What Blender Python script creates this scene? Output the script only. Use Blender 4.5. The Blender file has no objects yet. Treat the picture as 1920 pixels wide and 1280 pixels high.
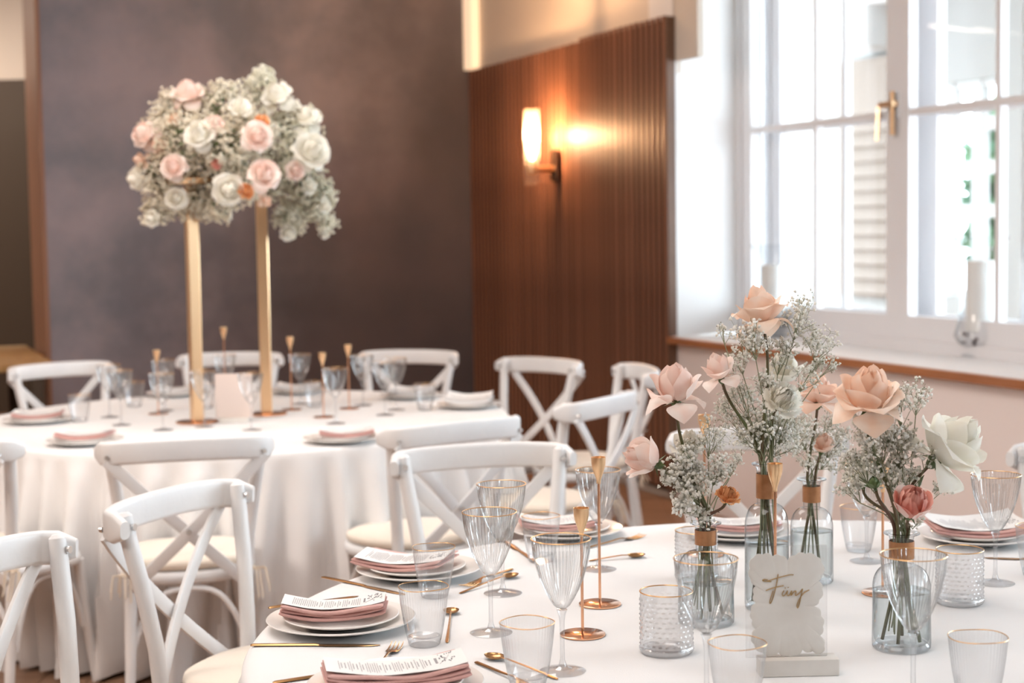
import bpy, math, random
from mathutils import Vector, Matrix
R = random.Random(7)
PI = math.pi
sc = bpy.context.scene
col = sc.collection
V = Vector

# ------------------------------------------------------------------ camera
F, HOR, CZ, ROLL = 3000.0, 425.0, 1.5, 0.015
pit = math.atan((640 - HOR) / F)
cd = V((0, math.cos(pit), -math.sin(pit)))
_u = V((0, math.sin(pit), math.cos(pit))); _r = V((1, 0, 0))
cr = math.cos(ROLL) * _r - math.sin(ROLL) * _u
cu = math.cos(ROLL) * _u + math.sin(ROLL) * _r
cam = bpy.data.cameras.new('camera'); co = bpy.data.objects.new('camera', cam); col.objects.link(co)
co.matrix_world = Matrix(((cr.x, cu.x, -cd.x, 0), (cr.y, cu.y, -cd.y, 0), (cr.z, cu.z, -cd.z, CZ), (0, 0, 0, 1)))
cam.sensor_width = 36; cam.lens = F / 1920 * 36; cam.clip_start = .05; cam.clip_end = 200
cam.dof.use_dof = True; cam.dof.focus_distance = 2.9; cam.dof.aperture_fstop = 3.8
sc.camera = co

def ray(px, py):
    return cd + cr * ((px - 960) / F) - cu * ((py - 640) / F)
def at(px, py, z=.762):
    v = ray(px, py); return V((0, 0, CZ)) + v * ((z - CZ) / v.z)
def aty(px, py, Y):
    v = ray(px, py); return V((0, 0, CZ)) + v * (Y / v.y)

# ------------------------------------------------------------------ light
world = bpy.data.worlds.new('overcast_sky'); sc.world = world; world.use_nodes = True
wn = world.node_tree; bg = wn.nodes['Background']
bg.inputs['Color'].default_value = (.80, .92, 1.0, 1); bg.inputs['Strength'].default_value = 7.5
sc.view_settings.view_transform = 'Standard'; sc.view_settings.look = 'None'
sc.view_settings.gamma = 1; sc.view_settings.use_curve_mapping = False
sc.view_settings.exposure = 1.0
sc.cycles.transparent_max_bounces = 32
sc.cycles.max_bounces = 10; sc.cycles.diffuse_bounces = 5; sc.cycles.glossy_bounces = 4
sc.cycles.sample_clamp_indirect = 6
sc.cycles.caustics_reflective = False
def area(name, loc, target, sx, sy, power, color, spread=None):
    l = bpy.data.lights.new(name, 'AREA'); l.shape = 'RECTANGLE'; l.size = sx; l.size_y = sy
    l.energy = power; l.color = color
    if spread: l.spread = spread
    o = bpy.data.objects.new(name, l); col.objects.link(o); o.location = loc
    o.rotation_euler = (V(target) - V(loc)).to_track_quat('-Z', 'Y').to_euler(); return o
WO = V((.8898, 8.5868, 0)); WD = V((.38117, -.92451, 0)); WN = V((.92451, .38117, 0))
def W(s, n, z): return WO + WD * s + WN * n + V((0, 0, z))
WARM = (1.0, .82, .68)
area('ceiling_light', (-1.2, 5.0, 3.35), (-1.2, 5.2, 0), 2.0, 2.0, 36, (1, .93, .88))
area('ceiling_light', (-4.2, 2.6, 3.3), (-2.4, 9.5, 1.0), 1.5, 1.5, 80, (1, .86, .77))
area('ceiling_light', (-5.0, 11.6, 3.35), (-5.0, 12.2, 0), 1.5, 1.0, 45, WARM)
area('ceiling_light', (-.6, 1.4, 3.35), (-.4, 1.6, 0), 2.0, 2.0, 26, (1, .93, .88))
WINS = [(-.10, 2.80), (3.4, 6.1), (6.7, 9.4)]
for a, b in WINS:
    o = area('window_portal', W((a + b) / 2, .62, 2.15), W((a + b) / 2, -3, 2.15), b - a, 2.45, 1, (1, 1, 1)); o.data.cycles.is_portal = True
def spot(name, loc, target, power, color, ang, blend):
    l = bpy.data.lights.new(name, 'SPOT'); l.energy = power; l.color = color; l.spot_size = ang; l.spot_blend = blend; l.shadow_soft_size = .04
    o = bpy.data.objects.new(name, l); col.objects.link(o); o.location = loc
    o.rotation_euler = (V(target) - V(loc)).to_track_quat('-Z', 'Y').to_euler()

spot('ceiling_spot', (-2.4, 7.6, 3.3), aty(650, 330, 10.6), 60, (1, .42, .34), .22, .5)

# ------------------------------------------------------------------ materials
MATS = {}
def nodes(name):
    m = bpy.data.materials.new(name); m.use_nodes = True; MATS[name] = m
    return m, m.node_tree, m.node_tree.nodes['Principled BSDF']
def mat(name, c, rough=.5, metal=0, c2=None, scale=8, bump=0, bscale=60, sheen=0, emis=None, estr=0, stretch=(1, 1, 1), detail=4, lo=.35, hi=.65, spec=None, sub=0):
    m, t, p = nodes(name); N = t.nodes; L = t.links
    p.inputs['Base Color'].default_value = (*c, 1); p.inputs['Roughness'].default_value = rough; p.inputs['Metallic'].default_value = metal
    if spec is not None: p.inputs['Specular IOR Level'].default_value = spec
    if sheen: p.inputs['Sheen Weight'].default_value = sheen
    if sub: p.inputs['Subsurface Weight'].default_value = sub; p.inputs['Subsurface Radius'].default_value = (.02, .012, .008); p.inputs['Subsurface Scale'].default_value = .5
    if emis: p.inputs['Emission Color'].default_value = (*emis, 1); p.inputs['Emission Strength'].default_value = estr
    tc = N.new('ShaderNodeTexCoord'); mp = N.new('ShaderNodeMapping'); mp.inputs['Scale'].default_value = stretch
    L.new(tc.outputs['Object'], mp.inputs['Vector'])
    if c2:
        n = N.new('ShaderNodeTexNoise'); n.inputs['Scale'].default_value = scale; n.inputs['Detail'].default_value = detail
        r = N.new('ShaderNodeValToRGB'); r.color_ramp.elements[0].color = (*c, 1); r.color_ramp.elements[1].color = (*c2, 1)
        r.color_ramp.elements[0].position = lo; r.color_ramp.elements[1].position = hi
        L.new(mp.outputs[0], n.inputs['Vector']); L.new(n.outputs['Fac'], r.inputs['Fac']); L.new(r.outputs[0], p.inputs['Base Color'])
    if bump:
        n = N.new('ShaderNodeTexNoise'); n.inputs['Scale'].default_value = bscale; n.inputs['Detail'].default_value = 3
        b = N.new('ShaderNodeBump'); b.inputs['Strength'].default_value = bump; b.inputs['Distance'].default_value = .004
        L.new(mp.outputs[0], n.inputs['Vector']); L.new(n.outputs['Fac'], b.inputs['Height']); L.new(b.outputs[0], p.inputs['Normal'])
    return m
def thin_glass(name, tint, edge, refl=.05, rough=.02, power=3.0, bump=0, bscale=200):
    m = bpy.data.materials.new(name); m.use_nodes = True; MATS[name] = m
    t = m.node_tree; N = t.nodes; L = t.links; N.remove(N['Principled BSDF']); out = N['Material Output']
    lw = N.new('ShaderNodeLayerWeight'); lw.inputs['Blend'].default_value = .5
    pw = N.new('ShaderNodeMath'); pw.operation = 'POWER'; pw.inputs[1].default_value = power
    L.new(lw.outputs['Facing'], pw.inputs[0])
    cm = N.new('ShaderNodeMix'); cm.data_type = 'RGBA'; cm.inputs['A'].default_value = (*tint, 1); cm.inputs['B'].default_value = (*edge, 1)
    L.new(pw.outputs[0], cm.inputs['Factor'])
    tr = N.new('ShaderNodeBsdfTransparent'); L.new(cm.outputs['Result'], tr.inputs['Color'])
    gl = N.new('ShaderNodeBsdfGlossy'); gl.inputs['Roughness'].default_value = rough
    mr = N.new('ShaderNodeMapRange'); mr.inputs['To Min'].default_value = refl; mr.inputs['To Max'].default_value = .75
    L.new(pw.outputs[0], mr.inputs['Value'])
    mx = N.new('ShaderNodeMixShader'); L.new(mr.outputs[0], mx.inputs[0]); L.new(tr.outputs[0], mx.inputs[1]); L.new(gl.outputs[0], mx.inputs[2])
    if bump:
        tc = N.new('ShaderNodeTexCoord'); n = N.new('ShaderNodeTexNoise'); n.inputs['Scale'].default_value = bscale
        b = N.new('ShaderNodeBump'); b.inputs['Strength'].default_value = bump; b.inputs['Distance'].default_value = .003
        L.new(tc.outputs['Object'], n.inputs['Vector']); L.new(n.outputs['Fac'], b.inputs['Height'])
        L.new(b.outputs[0], gl.inputs['Normal']); L.new(b.outputs[0], lw.inputs['Normal'])
    L.new(mx.outputs[0], out.inputs['Surface'])
    return m
def petal_mat(name, c, c2, tr=.35):
    m, t, p = nodes(name); N = t.nodes; L = t.links
    tc = N.new('ShaderNodeTexCoord'); n = N.new('ShaderNodeTexNoise'); n.inputs['Scale'].default_value = 22; n.inputs['Detail'].default_value = 2
    r = N.new('ShaderNodeValToRGB'); r.color_ramp.elements[0].color = (*c, 1); r.color_ramp.elements[1].color = (*c2, 1)
    r.color_ramp.elements[0].position = .35; r.color_ramp.elements[1].position = .62
    L.new(tc.outputs['Object'], n.inputs['Vector']); L.new(n.outputs['Fac'], r.inputs['Fac']); L.new(r.outputs[0], p.inputs['Base Color'])
    p.inputs['Roughness'].default_value = .6; p.inputs['Specular IOR Level'].default_value = .25
    tl = N.new('ShaderNodeBsdfTranslucent'); L.new(r.outputs[0], tl.inputs['Color'])
    mx = N.new('ShaderNodeMixShader'); mx.inputs[0].default_value = tr
    L.new(p.outputs[0], mx.inputs[1]); L.new(tl.outputs[0], mx.inputs[2]); L.new(mx.outputs[0], N['Material Output'].inputs['Surface'])
    return m
M_white = mat('painted_white_wood', (.80, .80, .80), .38, c2=(.74, .74, .75), scale=5, bump=.15, bscale=40)
M_cushion = mat('cream_cushion', (.80, .72, .62), .85, bump=.3, bscale=300, sheen=.2)
M_tie = mat('raffia_tie', (.72, .62, .50), .8)
M_cloth = mat('table_linen', (.79, .785, .785), .85, c2=(.83, .825, .825), scale=3, bump=.12, bscale=420, sheen=.15)
M_gold = mat('brass', (.86, .58, .34), .30, 1)
M_cop = mat('polished_copper', (.80, .44, .27), .15, 1)
M_band = mat('copper_ribbon', (.34, .15, .065), .34, .85, c2=(.48, .24, .12), scale=30)
M_cutl = mat('gold_cutlery', (.52, .29, .13), .24, 1)
M_rim = mat('gold_rim', (.66, .40, .19), .3, 1)
M_chrome = mat('chrome_bolt', (.72, .72, .72), .25, 1)
M_plate = mat('white_porcelain', (.83, .80, .77), .18)
M_napk = mat('dusty_pink_linen', (.60, .34, .31), .85, c2=(.66, .39, .35), scale=40, bump=.3, bscale=500, sheen=.2)
M_paper = mat('menu_paper', (.84, .83, .82), .7)
M_ink = mat('grey_ink', (.30, .30, .32), .7)
M_goldink = mat('gold_lettering', (.42, .27, .12), .4, .5)
M_card = mat('brushed_white_paint', (.64, .60, .55), .6, c2=(.74, .71, .67), scale=14, bump=.15, bscale=20, lo=.3, hi=.7)
M_stem = mat('rose_stem', (.10, .13, .04), .6, c2=(.12, .055, .03), scale=12)
M_green = mat('green_leaf', (.13, .19, .07), .5, c2=(.09, .13, .05), scale=20)
M_gypst = mat('gypsophila_stem', (.24, .25, .15), .7)
M_gyp = petal_mat('gypsophila_blossom', (.95, .94, .90), (.90, .87, .80), .35)
M_gypA = petal_mat('warm_gypsophila', (.93, .88, .77), (.80, .72, .57), .3)
M_gypB = petal_mat('cool_gypsophila', (.94, .91, .81), (.80, .77, .62), .3)
M_pcard = mat('pale_pink_card', (.74, .62, .56), .7)
M_bud = mat('gypsophila_bud', (.34, .31, .23), .7)
M_roseA = petal_mat('peach_petal', (.93, .66, .50), (.94, .79, .68))
M_roseB = petal_mat('blush_petal', (.93, .72, .64), (.94, .84, .78))
M_roseD = petal_mat('apricot_petal', (.89, .60, .46), (.92, .73, .62))
M_roseP = petal_mat('coral_petal', (.76, .32, .26), (.86, .50, .41), .25)
M_roseW = petal_mat('cream_petal', (.88, .84, .74), (.92, .90, .84))
M_roseO = petal_mat('orange_petal', (.78, .34, .14), (.86, .48, .24), .25)
M_glass = thin_glass('clear_glass', (.965, .97, .975), (.56, .58, .61), .11, .03, 2.2)
M_ribg = thin_glass('ribbed_glass', (.985, .99, .99), (.36, .38, .40), .09, .03, 1.6)
M_foot = thin_glass('glass_foot', (.98, .985, .99), (.70, .72, .75), .09, .04, 4)
M_bottle = thin_glass('blue_grey_glass', (.95, .965, .975), (.10, .15, .18), .06, .03, 4.0)
M_water = thin_glass('water', (.90, .93, .93), (.35, .42, .42), .04, .02, 2.5)
M_hob = thin_glass('hobnail_glass', (.985, .985, .99), (.72, .73, .75), .30, .25, 1.6)
M_pane = thin_glass('window_pane', (.97, .98, .985), (.8, .85, .88), .03, .01, 4)
M_acr = thin_glass('acrylic', (.95, .95, .95), (.7, .7, .7), .04, .02, 3)
M_wax = mat('white_wax', (.86, .85, .82), .5)
M_stone = mat('dark_pebbles', (.10, .09, .10), .6, c2=(.3, .27, .28), scale=30)
M_walnut = mat('walnut_slat', (.085, .030, .016), .45, c2=(.20, .080, .042), scale=3.5, stretch=(14, 14, .6), bump=.15, bscale=30)
M_walnutb = mat('walnut_backing', (.016, .008, .006), .8)
M_cream = mat('cream_plaster', (.66, .60, .53), .85, bump=.2, bscale=50)
M_whitewall = mat('white_plaster', (.80, .80, .80), .85, bump=.15, bscale=50)
M_pinkwall = mat('pale_pink_plaster', (.88, .80, .77), .85, bump=.15, bscale=50)
M_frame = mat('window_paint', (.78, .78, .80), .45)
M_oak = mat('oak_edge', (.33, .12, .045), .45, c2=(.42, .17, .07), scale=3, stretch=(1, 1, 8))
M_floor = mat('dark_oak_floor', (.26, .145, .085), .4, c2=(.36, .21, .13), scale=2, stretch=(1, 8, 1))
M_brown = mat('brown_panel', (.16, .085, .05), .5, c2=(.12, .06, .035), scale=3)
M_brownend = mat('reddish_brown_veneer', (.30, .16, .10), .45, c2=(.24, .12, .075), scale=3, stretch=(6, 6, .5))
M_darkbr = mat('dark_brown_panel', (.050, .032, .018), .6)
M_table2 = mat('golden_oak_top', (.42, .25, .10), .4, c2=(.34, .19, .07), scale=4, stretch=(8, 1, 1))
M_fac = mat('pale_facade', (.36, .36, .35), .9)
M_box = mat('white_trim', (.55, .56, .56), .7)
M_shut = mat('beige_shutter', (.24, .19, .155), .8)
M_dkglass = mat('dark_window', (.06, .065, .06), .3)
M_tree = mat('tree_foliage', (.07, .16, .10), .7, c2=(.14, .25, .13), scale=6)
M_shade = petal_mat('sconce_glass', (.9, .78, .66), (.9, .78, .66), .75)
_t = M_shade.node_tree; _tr = _t.nodes.new('ShaderNodeBsdfTransparent'); _m = _t.nodes.new('ShaderNodeMixShader'); _m.inputs[0].default_value = .82
_o = _t.nodes['Material Output']; _t.links.new(_o.inputs['Surface'].links[0].from_socket, _m.inputs[1]); _t.links.new(_tr.outputs[0], _m.inputs[2]); _t.links.new(_m.outputs[0], _o.inputs['Surface'])
M_bulb = mat('bulb_glow', (1, .8, .6), .4, emis=(1.0, .66, .38), estr=25)
M_edgeglow = mat('wall_edge_glow', (.8, .7, .58), .7, emis=(1.0, .70, .45), estr=.38)  # emission stands in for light falling on the wall edge, no lamp here
M_bronze = mat('dark_bronze', (.10, .06, .04), .35, .8)

# limewash: blue-grey patches over mauve; raking window light painted in, paler outwards and upwards, darker towards the corner
m, t, p = nodes('mottled_limewash'); N = t.nodes; L = t.links
tc = N.new('ShaderNodeTexCoord'); n1 = N.new('ShaderNodeTexNoise'); n1.inputs['Scale'].default_value = 1.1; n1.inputs['Detail'].default_value = 5; n1.inputs['Roughness'].default_value = .6
n2 = N.new('ShaderNodeTexNoise'); n2.inputs['Scale'].default_value = .8; n2.inputs['Detail'].default_value = 4
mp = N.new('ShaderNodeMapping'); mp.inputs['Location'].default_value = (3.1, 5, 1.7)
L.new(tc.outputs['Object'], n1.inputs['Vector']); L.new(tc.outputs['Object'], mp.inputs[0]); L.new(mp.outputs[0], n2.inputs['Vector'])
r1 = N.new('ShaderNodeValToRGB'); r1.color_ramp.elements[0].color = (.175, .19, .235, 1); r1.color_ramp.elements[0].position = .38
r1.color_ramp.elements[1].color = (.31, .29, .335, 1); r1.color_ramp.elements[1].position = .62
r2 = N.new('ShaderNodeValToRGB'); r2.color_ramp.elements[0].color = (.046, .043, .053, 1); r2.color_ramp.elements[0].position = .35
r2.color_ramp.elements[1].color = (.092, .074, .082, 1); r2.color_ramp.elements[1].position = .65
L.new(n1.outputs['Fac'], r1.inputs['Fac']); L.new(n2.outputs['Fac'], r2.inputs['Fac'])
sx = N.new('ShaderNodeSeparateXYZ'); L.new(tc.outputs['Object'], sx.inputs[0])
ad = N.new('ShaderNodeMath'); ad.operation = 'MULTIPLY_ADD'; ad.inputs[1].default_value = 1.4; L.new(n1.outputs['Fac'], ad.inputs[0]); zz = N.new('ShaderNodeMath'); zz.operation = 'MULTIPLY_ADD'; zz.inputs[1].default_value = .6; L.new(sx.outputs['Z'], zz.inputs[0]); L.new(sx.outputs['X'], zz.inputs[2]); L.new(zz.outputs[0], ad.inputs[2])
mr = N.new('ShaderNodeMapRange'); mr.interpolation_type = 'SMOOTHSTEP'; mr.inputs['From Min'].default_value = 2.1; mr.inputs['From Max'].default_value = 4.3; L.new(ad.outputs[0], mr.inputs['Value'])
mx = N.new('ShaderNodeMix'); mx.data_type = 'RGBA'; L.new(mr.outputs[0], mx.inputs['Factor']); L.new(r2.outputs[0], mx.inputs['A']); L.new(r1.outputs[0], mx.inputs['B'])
L.new(mx.outputs['Result'], p.inputs['Base Color']); p.inputs['Roughness'].default_value = .75
M_lime = m

# ------------------------------------------------------------------ mesh helpers
class MB:
    def __init__(s): s.v = []; s.f = []; s.m = []; s.cur = 0
    def add(s, vs, fs):
        o = len(s.v); s.v += [tuple(x) for x in vs]; s.f += [tuple(i + o for i in f) for f in fs]; s.m += [s.cur] * len(fs); return s
    def box(s, x0, x1, y0, y1, z0, z1, T=None):
        P = [V((x, y, z)) for z in (z0, z1) for x, y in ((x0, y0), (x1, y0), (x1, y1), (x0, y1))]
        if T: P = [T(q) for q in P]
        return s.add(P, [(3, 2, 1, 0), (4, 5, 6, 7), (0, 1, 5, 4), (1, 2, 6, 5), (2, 3, 7, 6), (3, 0, 4, 7)])
    def bbox(s, x0, x1, y0, y1, z0, z1, b=.003, T=None):
        # box with chamfered vertical and top edges
        vs = []; 
        for z, k in ((z0, b), (z0 + b, 0), (z1 - b, 0), (z1, b)):
            for x, y in ((x0 + k + b, y0 + k), (x1 - k - b, y0 + k), (x1 - k, y0 + k + b), (x1 - k, y1 - k - b), (x1 - k - b, y1 - k), (x0 + k + b, y1 - k), (x0 + k, y1 - k - b), (x0 + k, y0 + k + b)):
                vs.append(V((x, y, z)))
        if T: vs = [T(q) for q in vs]
        fs = [tuple(range(7, -1, -1)), tuple(range(24, 32))]
        for l in range(3):
            for i in range(8): a = l * 8 + i; c = l * 8 + (i + 1) % 8; fs.append((a, c, c + 8, a + 8))
        return s.add(vs, fs)
    def tube(s, pts, rad, seg=8, cap=True):
        pts = [V(q) for q in pts]; n = len(pts)
        if not hasattr(rad, '__len__'): rad = [rad] * n
        vs = []; ref = None
        for i, q in enumerate(pts):
            d = (pts[min(i + 1, n - 1)] - pts[max(i - 1, 0)]).normalized()
            if ref is None: ref = V((0, 0, 1)) if abs(d.z) < .9 else V((1, 0, 0))
            a = d.cross(ref)
            if a.length < 1e-6: a = d.cross(V((1, 0, 0)))
            a.normalize(); b = a.cross(d); ref = b
            for k in range(seg):
                t = 2 * PI * k / seg; vs.append(q + (a * math.cos(t) + b * math.sin(t)) * rad[i])
        fs = []
        for i in range(n - 1):
            for k in range(seg):
                k2 = (k + 1) % seg; fs.append((i * seg + k, i * seg + k2, (i + 1) * seg + k2, (i + 1) * seg + k))
        if cap: fs += [tuple(range(seg - 1, -1, -1)), tuple(range((n - 1) * seg, n * seg))]
        return s.add(vs, fs)
    def sweep(s, pts, prof, up=(0, 0, 1), cap=True):
        # prof: list of (side, up) offsets, constant up vector
        pts = [V(q) for q in pts]; n = len(pts); vs = []; m_ = len(prof); up = V(up)
        for i, q in enumerate(pts):
            d = (pts[min(i + 1, n - 1)] - pts[max(i - 1, 0)]).normalized()
            a = d.cross(up).normalized(); b = a.cross(d)
            pr_ = prof[i] if isinstance(prof[0][0], (tuple, list)) else prof
            for x, y in pr_: vs.append(q + a * x + b * y)
        m_ = len(vs) // n; fs = []
        for i in range(n - 1):
            for k in range(m_):
                k2 = (k + 1) % m_; fs.append((i * m_ + k, i * m_ + k2, (i + 1) * m_ + k2, (i + 1) * m_ + k))
        if cap: fs += [tuple(range(m_ - 1, -1, -1)), tuple(range((n - 1) * m_, n * m_))]
        return s.add(vs, fs)
    def lathe(s, prof, seg=32, c=(0, 0, 0), mod=None, capb=False, capt=False):
        vs = []; cx, cy, cz = c
        for j, (r, z) in enumerate(prof):
            for k in range(seg):
                t = 2 * PI * k / seg; rr = r * (mod(k, j, z) if mod else 1)
                vs.append((cx + rr * math.cos(t), cy + rr * math.sin(t), cz + z))
        fs = []
        for j in range(len(prof) - 1):
            for k in range(seg):
                k2 = (k + 1) % seg; fs.append((j * seg + k, j * seg + k2, (j + 1) * seg + k2, (j + 1) * seg + k))
        if capb: fs.append(tuple(range(seg - 1, -1, -1)))
        if capt: fs.append(tuple(range((len(prof) - 1) * seg, len(prof) * seg)))
        return s.add(vs, fs)
    def torus(s, R_, r, z=0, seg=48, sg=6, wob=None):
        vs = []
        for k in range(seg):
            t = 2 * PI * k / seg
            for q in range(sg):
                a = 2 * PI * q / sg; rr = R_ + r * math.cos(a); zz = z + r * math.sin(a) + (wob(t) if wob else 0)
                vs.append((rr * math.cos(t), rr * math.sin(t), zz))
        fs = [(k * sg + q, ((k + 1) % seg) * sg + q, ((k + 1) % seg) * sg + (q + 1) % sg, k * sg + (q + 1) % sg) for k in range(seg) for q in range(sg)]
        return s.add(vs, fs)
    def grid(s, nu, nv, fn):
        vs = [fn(i / nu, j / nv) for j in range(nv + 1) for i in range(nu + 1)]
        fs = [(j * (nu + 1) + i, j * (nu + 1) + i + 1, (j + 1) * (nu + 1) + i + 1, (j + 1) * (nu + 1) + i) for j in range(nv) for i in range(nu)]
        return s.add(vs, fs)
    def mesh(s, name, mats, smooth=True):
        me = bpy.data.meshes.new(name); me.from_pydata(s.v, [], s.f)
        for x in (mats if isinstance(mats, (list, tuple)) else [mats]): me.materials.append(x)
        if any(s.m): me.polygons.foreach_set('material_index', s.m)
        if smooth:
            me.polygons.foreach_set('use_smooth', [True] * len(me.polygons))
            try: me.set_sharp_from_angle(angle=math.radians(smooth if smooth is not True else 40))
            except Exception: pass
        me.update(); return me
    def obj(s, name, mats, parent=None, smooth=True, inv=None):
        if inv is not None: s.v = [tuple(inv @ V(q)) for q in s.v]
        return link(name, s.mesh(name, mats, smooth), parent)
def link(name, me, parent=None):
    o = bpy.data.objects.new(name, me); col.objects.link(o)
    if parent: o.parent = parent
    return o
def tag(o, label=None, cat=None, group=None, kind=None):
    if label: o['label'] = label
    if cat: o['category'] = cat
    if group: o['group'] = group
    if kind: o['kind'] = kind
    return o
def thing(name, label, cat, loc=(0, 0, 0), rz=0, group=None, kind=None):
    o = bpy.data.objects.new(name, None); col.objects.link(o); o.empty_display_size = .05
    o.location = loc; o.rotation_euler = (0, 0, rz); return tag(o, label, cat, group, kind)
def copy_tree(o, parent=None):
    c = o.copy(); col.objects.link(c)
    if parent: c.parent = parent
    for ch in KIDS.get(o.name, []) or [x for x in o.children]: copy_tree(ch, c)
    return c
KIDS = {}
def dup(proto, loc, rz, label, group=None, scale=1):
    c = copy_tree(proto); c.location = loc; c.rotation_euler = (0, 0, rz); c.scale = (scale,) * 3; c['label'] = label
    if group: c['group'] = group
    return c
class Kind:
    "builds on first use, copies after"
    def __init__(s, fn): s.fn = fn; s.p = None
    def __call__(s, loc, rz, label, group=None, scale=1):
        if s.p is None:
            s.p = s.fn(); s.kids = list(s.p.children)
            s.p.location = loc; s.p.rotation_euler = (0, 0, rz); s.p.scale = (scale,) * 3; s.p['label'] = label
            if group: s.p['group'] = group
            return s.p
        return dup(s.p, loc, rz, label, group, scale)
def bez(P, t):
    a, b, c, d = P; u = 1 - t
    return tuple(u**3 * a[i] + 3 * u * u * t * b[i] + 3 * u * t * t * c[i] + t**3 * d[i] for i in range(len(a)))
def struct(name, mb, m, parent=None, smooth=30):
    o = mb.obj(name, m, parent, smooth)
    if not parent: o['kind'] = 'structure'
    return o

# ================================================================== STRUCTURE
fl = MB(); fl.box(-8, 8, -5, 16, -.1, 0); floor = struct('floor', fl, M_floor)
for i in range(26):                       # broad floorboards where the tables stand
    x = -3.2 + i * .16
    b = MB(); b.box(x + .002, x + .158, 2.2, 8.8, .0, .004 + R.uniform(0, .001)); o = b.obj('floorboard', M_floor, floor, False)
b = MB(); b.box(-8, 8, -5, 16, 3.5, 3.6); struct('ceiling', b, M_whitewall)
b = MB(); b.box(-8, 8, -5.1, -5, 0, 3.5); struct('wall_rear', b, M_cream)
b = MB(); b.box(-8.1, -8, -5, 16, 0, 3.5); struct('wall_left', b, M_cream)
TW = lambda q: W(q.x, q.y, q.z)
def wbox(mb, s0, s1, n0, n1, z0, z1): return mb.box(s0, s1, n0, n1, z0, z1, TW)
# right wall: apron under the sills, piers, lintels
b = MB(); wbox(b, -.02, 15, .0, .6, 0, .87); wall_r = struct('wall_right', b, M_pinkwall)
b = MB()
wbox(b, .245, 15, 0, .62, 3.38, 3.5); wbox(b, 2.84, 3.36, .0, .6, .9, 3.4); wbox(b, 6.14, 6.66, .0, .6, .9, 3.4); wbox(b, 9.46, 15, .0, .6, .87, 3.4)
struct('wall_right_upper', b, M_whitewall)
b = MB()   # splayed jamb beside the wood panel
b.add([W(0, 0, .9), W(-.1, .5, .9), W(-.1, .5, 3.5), W(0, 0, 3.5), W(-.3, 0, .9), W(-.3, .6, .9), W(-.3, .6, 3.5), W(-.3, 0, 3.5), W(-.1, .6, .9), W(-.1, .6, 3.5)],
      [(0, 1, 2, 3), (4, 0, 3, 7), (1, 8, 9, 2), (8, 5, 6, 9), (5, 4, 7, 6)]); struct('wall_jamb', b, M_whitewall)
b = MB(); wbox(b, -.015, 9.5, -.03, .56, .87, .90); o = struct('windowsill', b, M_whitewall)
b2 = MB(); wbox(b2, -.015, 9.5, -.055, -.028, .862, .897); b2.obj('sill_edge', M_oak, o)
# wall above the panel and its bulkhead
b = MB(); wbox(b, -3.05, -.0, 0.01, .035, 2.3, 3.5); wbox(b, -3.05, -.305, .02, .3, 0, 3.49); wbox(b, -.305, -.01, .02, .035, 0, 2.3); struct('wall_back_right', b, M_cream)
b = MB(); wbox(b, -.02, .245, -.0, .035, 2.365, 3.49); struct('wall_bulkhead', b, M_cream)
b = MB(); wbox(b, -3.02, -2.85, -.06, .0, 2.60, 3.49); struct('wall_corner_glow', b, M_edgeglow)  # bright wall edge by the corner, its light put in as material glow
# dark limewashed partition, local x runs from the corner outwards
c0 = W(-3.0, 0, 0)
part = thing('wall_back', None, None, c0, math.atan2(-WN.y, -WN.x), kind='structure')
# local +x runs away from the corner, local +y faces the room
b = MB(); b.box(0, 2.93, -.70, -.012, 0, 3.49); b.obj('partition_body', M_brown, part, False)
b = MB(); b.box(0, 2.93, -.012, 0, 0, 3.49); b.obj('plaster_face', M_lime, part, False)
b = MB(); b.box(2.93, 2.955, -.72, .012, 0, 3.49); b.obj('end_panel', M_brownend, part, False)
# room seen past the partition
b = MB(); b.box(-7.9, -2.6, 13.4, 13.6, 0, 2.78); struct('wall_far', b, M_darkbr)
b = MB(); b.box(-7.9, -2.6, 13.4, 13.6, 2.78, 3.49); struct('wall_far_upper', b, M_cream)
b = MB(); q = aty(72, 400, 12.9); b.box(q.x - .05, q.x + .04, 12.9, 13.39, 0, 2.35); struct('trim_1', b, M_brown)
# wood panel: backing and single slats
panel = thing('slatted_wood_panel', 'dark walnut vertical slat wall panel behind the wall sconce', 'wall panel', W(-3.0, 0, 0), math.atan2(WD.y, WD.x))
# local +x along the wall towards the camera, local -y into the room (rotation of WD)
b = MB(); b.box(0.0, 2.985, -.018, 0.0, .05, 2.59); b.obj('backing_board', M_walnutb, panel, False)
PITCH = .0655
sl = []
for k in range(3):
    b = MB(); w = .043
    prof = [(0, 0), (0, -.006), (.004, -.009), (w / 2, -.0105), (w - .004, -.009), (w, -.006), (w, 0)]
    b.add([(x, -.018 + y, z) for z in (.05, 2.595) for x, y in prof], [(i, i + 1, i + 8, i + 7) for i in range(6)] + [tuple(range(6, -1, -1)), tuple(range(7, 14))])
    mk = mat('walnut_slat_tone', [(.15, .058, .030), (.17, .066, .035), (.13, .050, .026)][k], .42, c2=[(.30, .135, .075), (.33, .15, .085), (.27, .12, .065)][k], scale=3.2, stretch=(12, 12, .5), lo=.3, hi=.7)
    b.m = [1, 0, 0, 0, 0, 1, 0, 0]; sl.append(b.mesh('slat', [mk, M_walnutb], False))
n = 0
while .01 + n * PITCH + .043 < 2.985:
    o = link('slat', sl[R.choice((0, 0, 1, 2))], panel); o.location = (.01 + n * PITCH, 0, R.uniform(-.002, .002) + (.018 if n >= 28 else 0)); n += 1
b = MB(); b.box(2.985, 3.0, -.05, .0, .05, 2.60); b.obj('end_strip', M_brown, panel, False)

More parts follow.
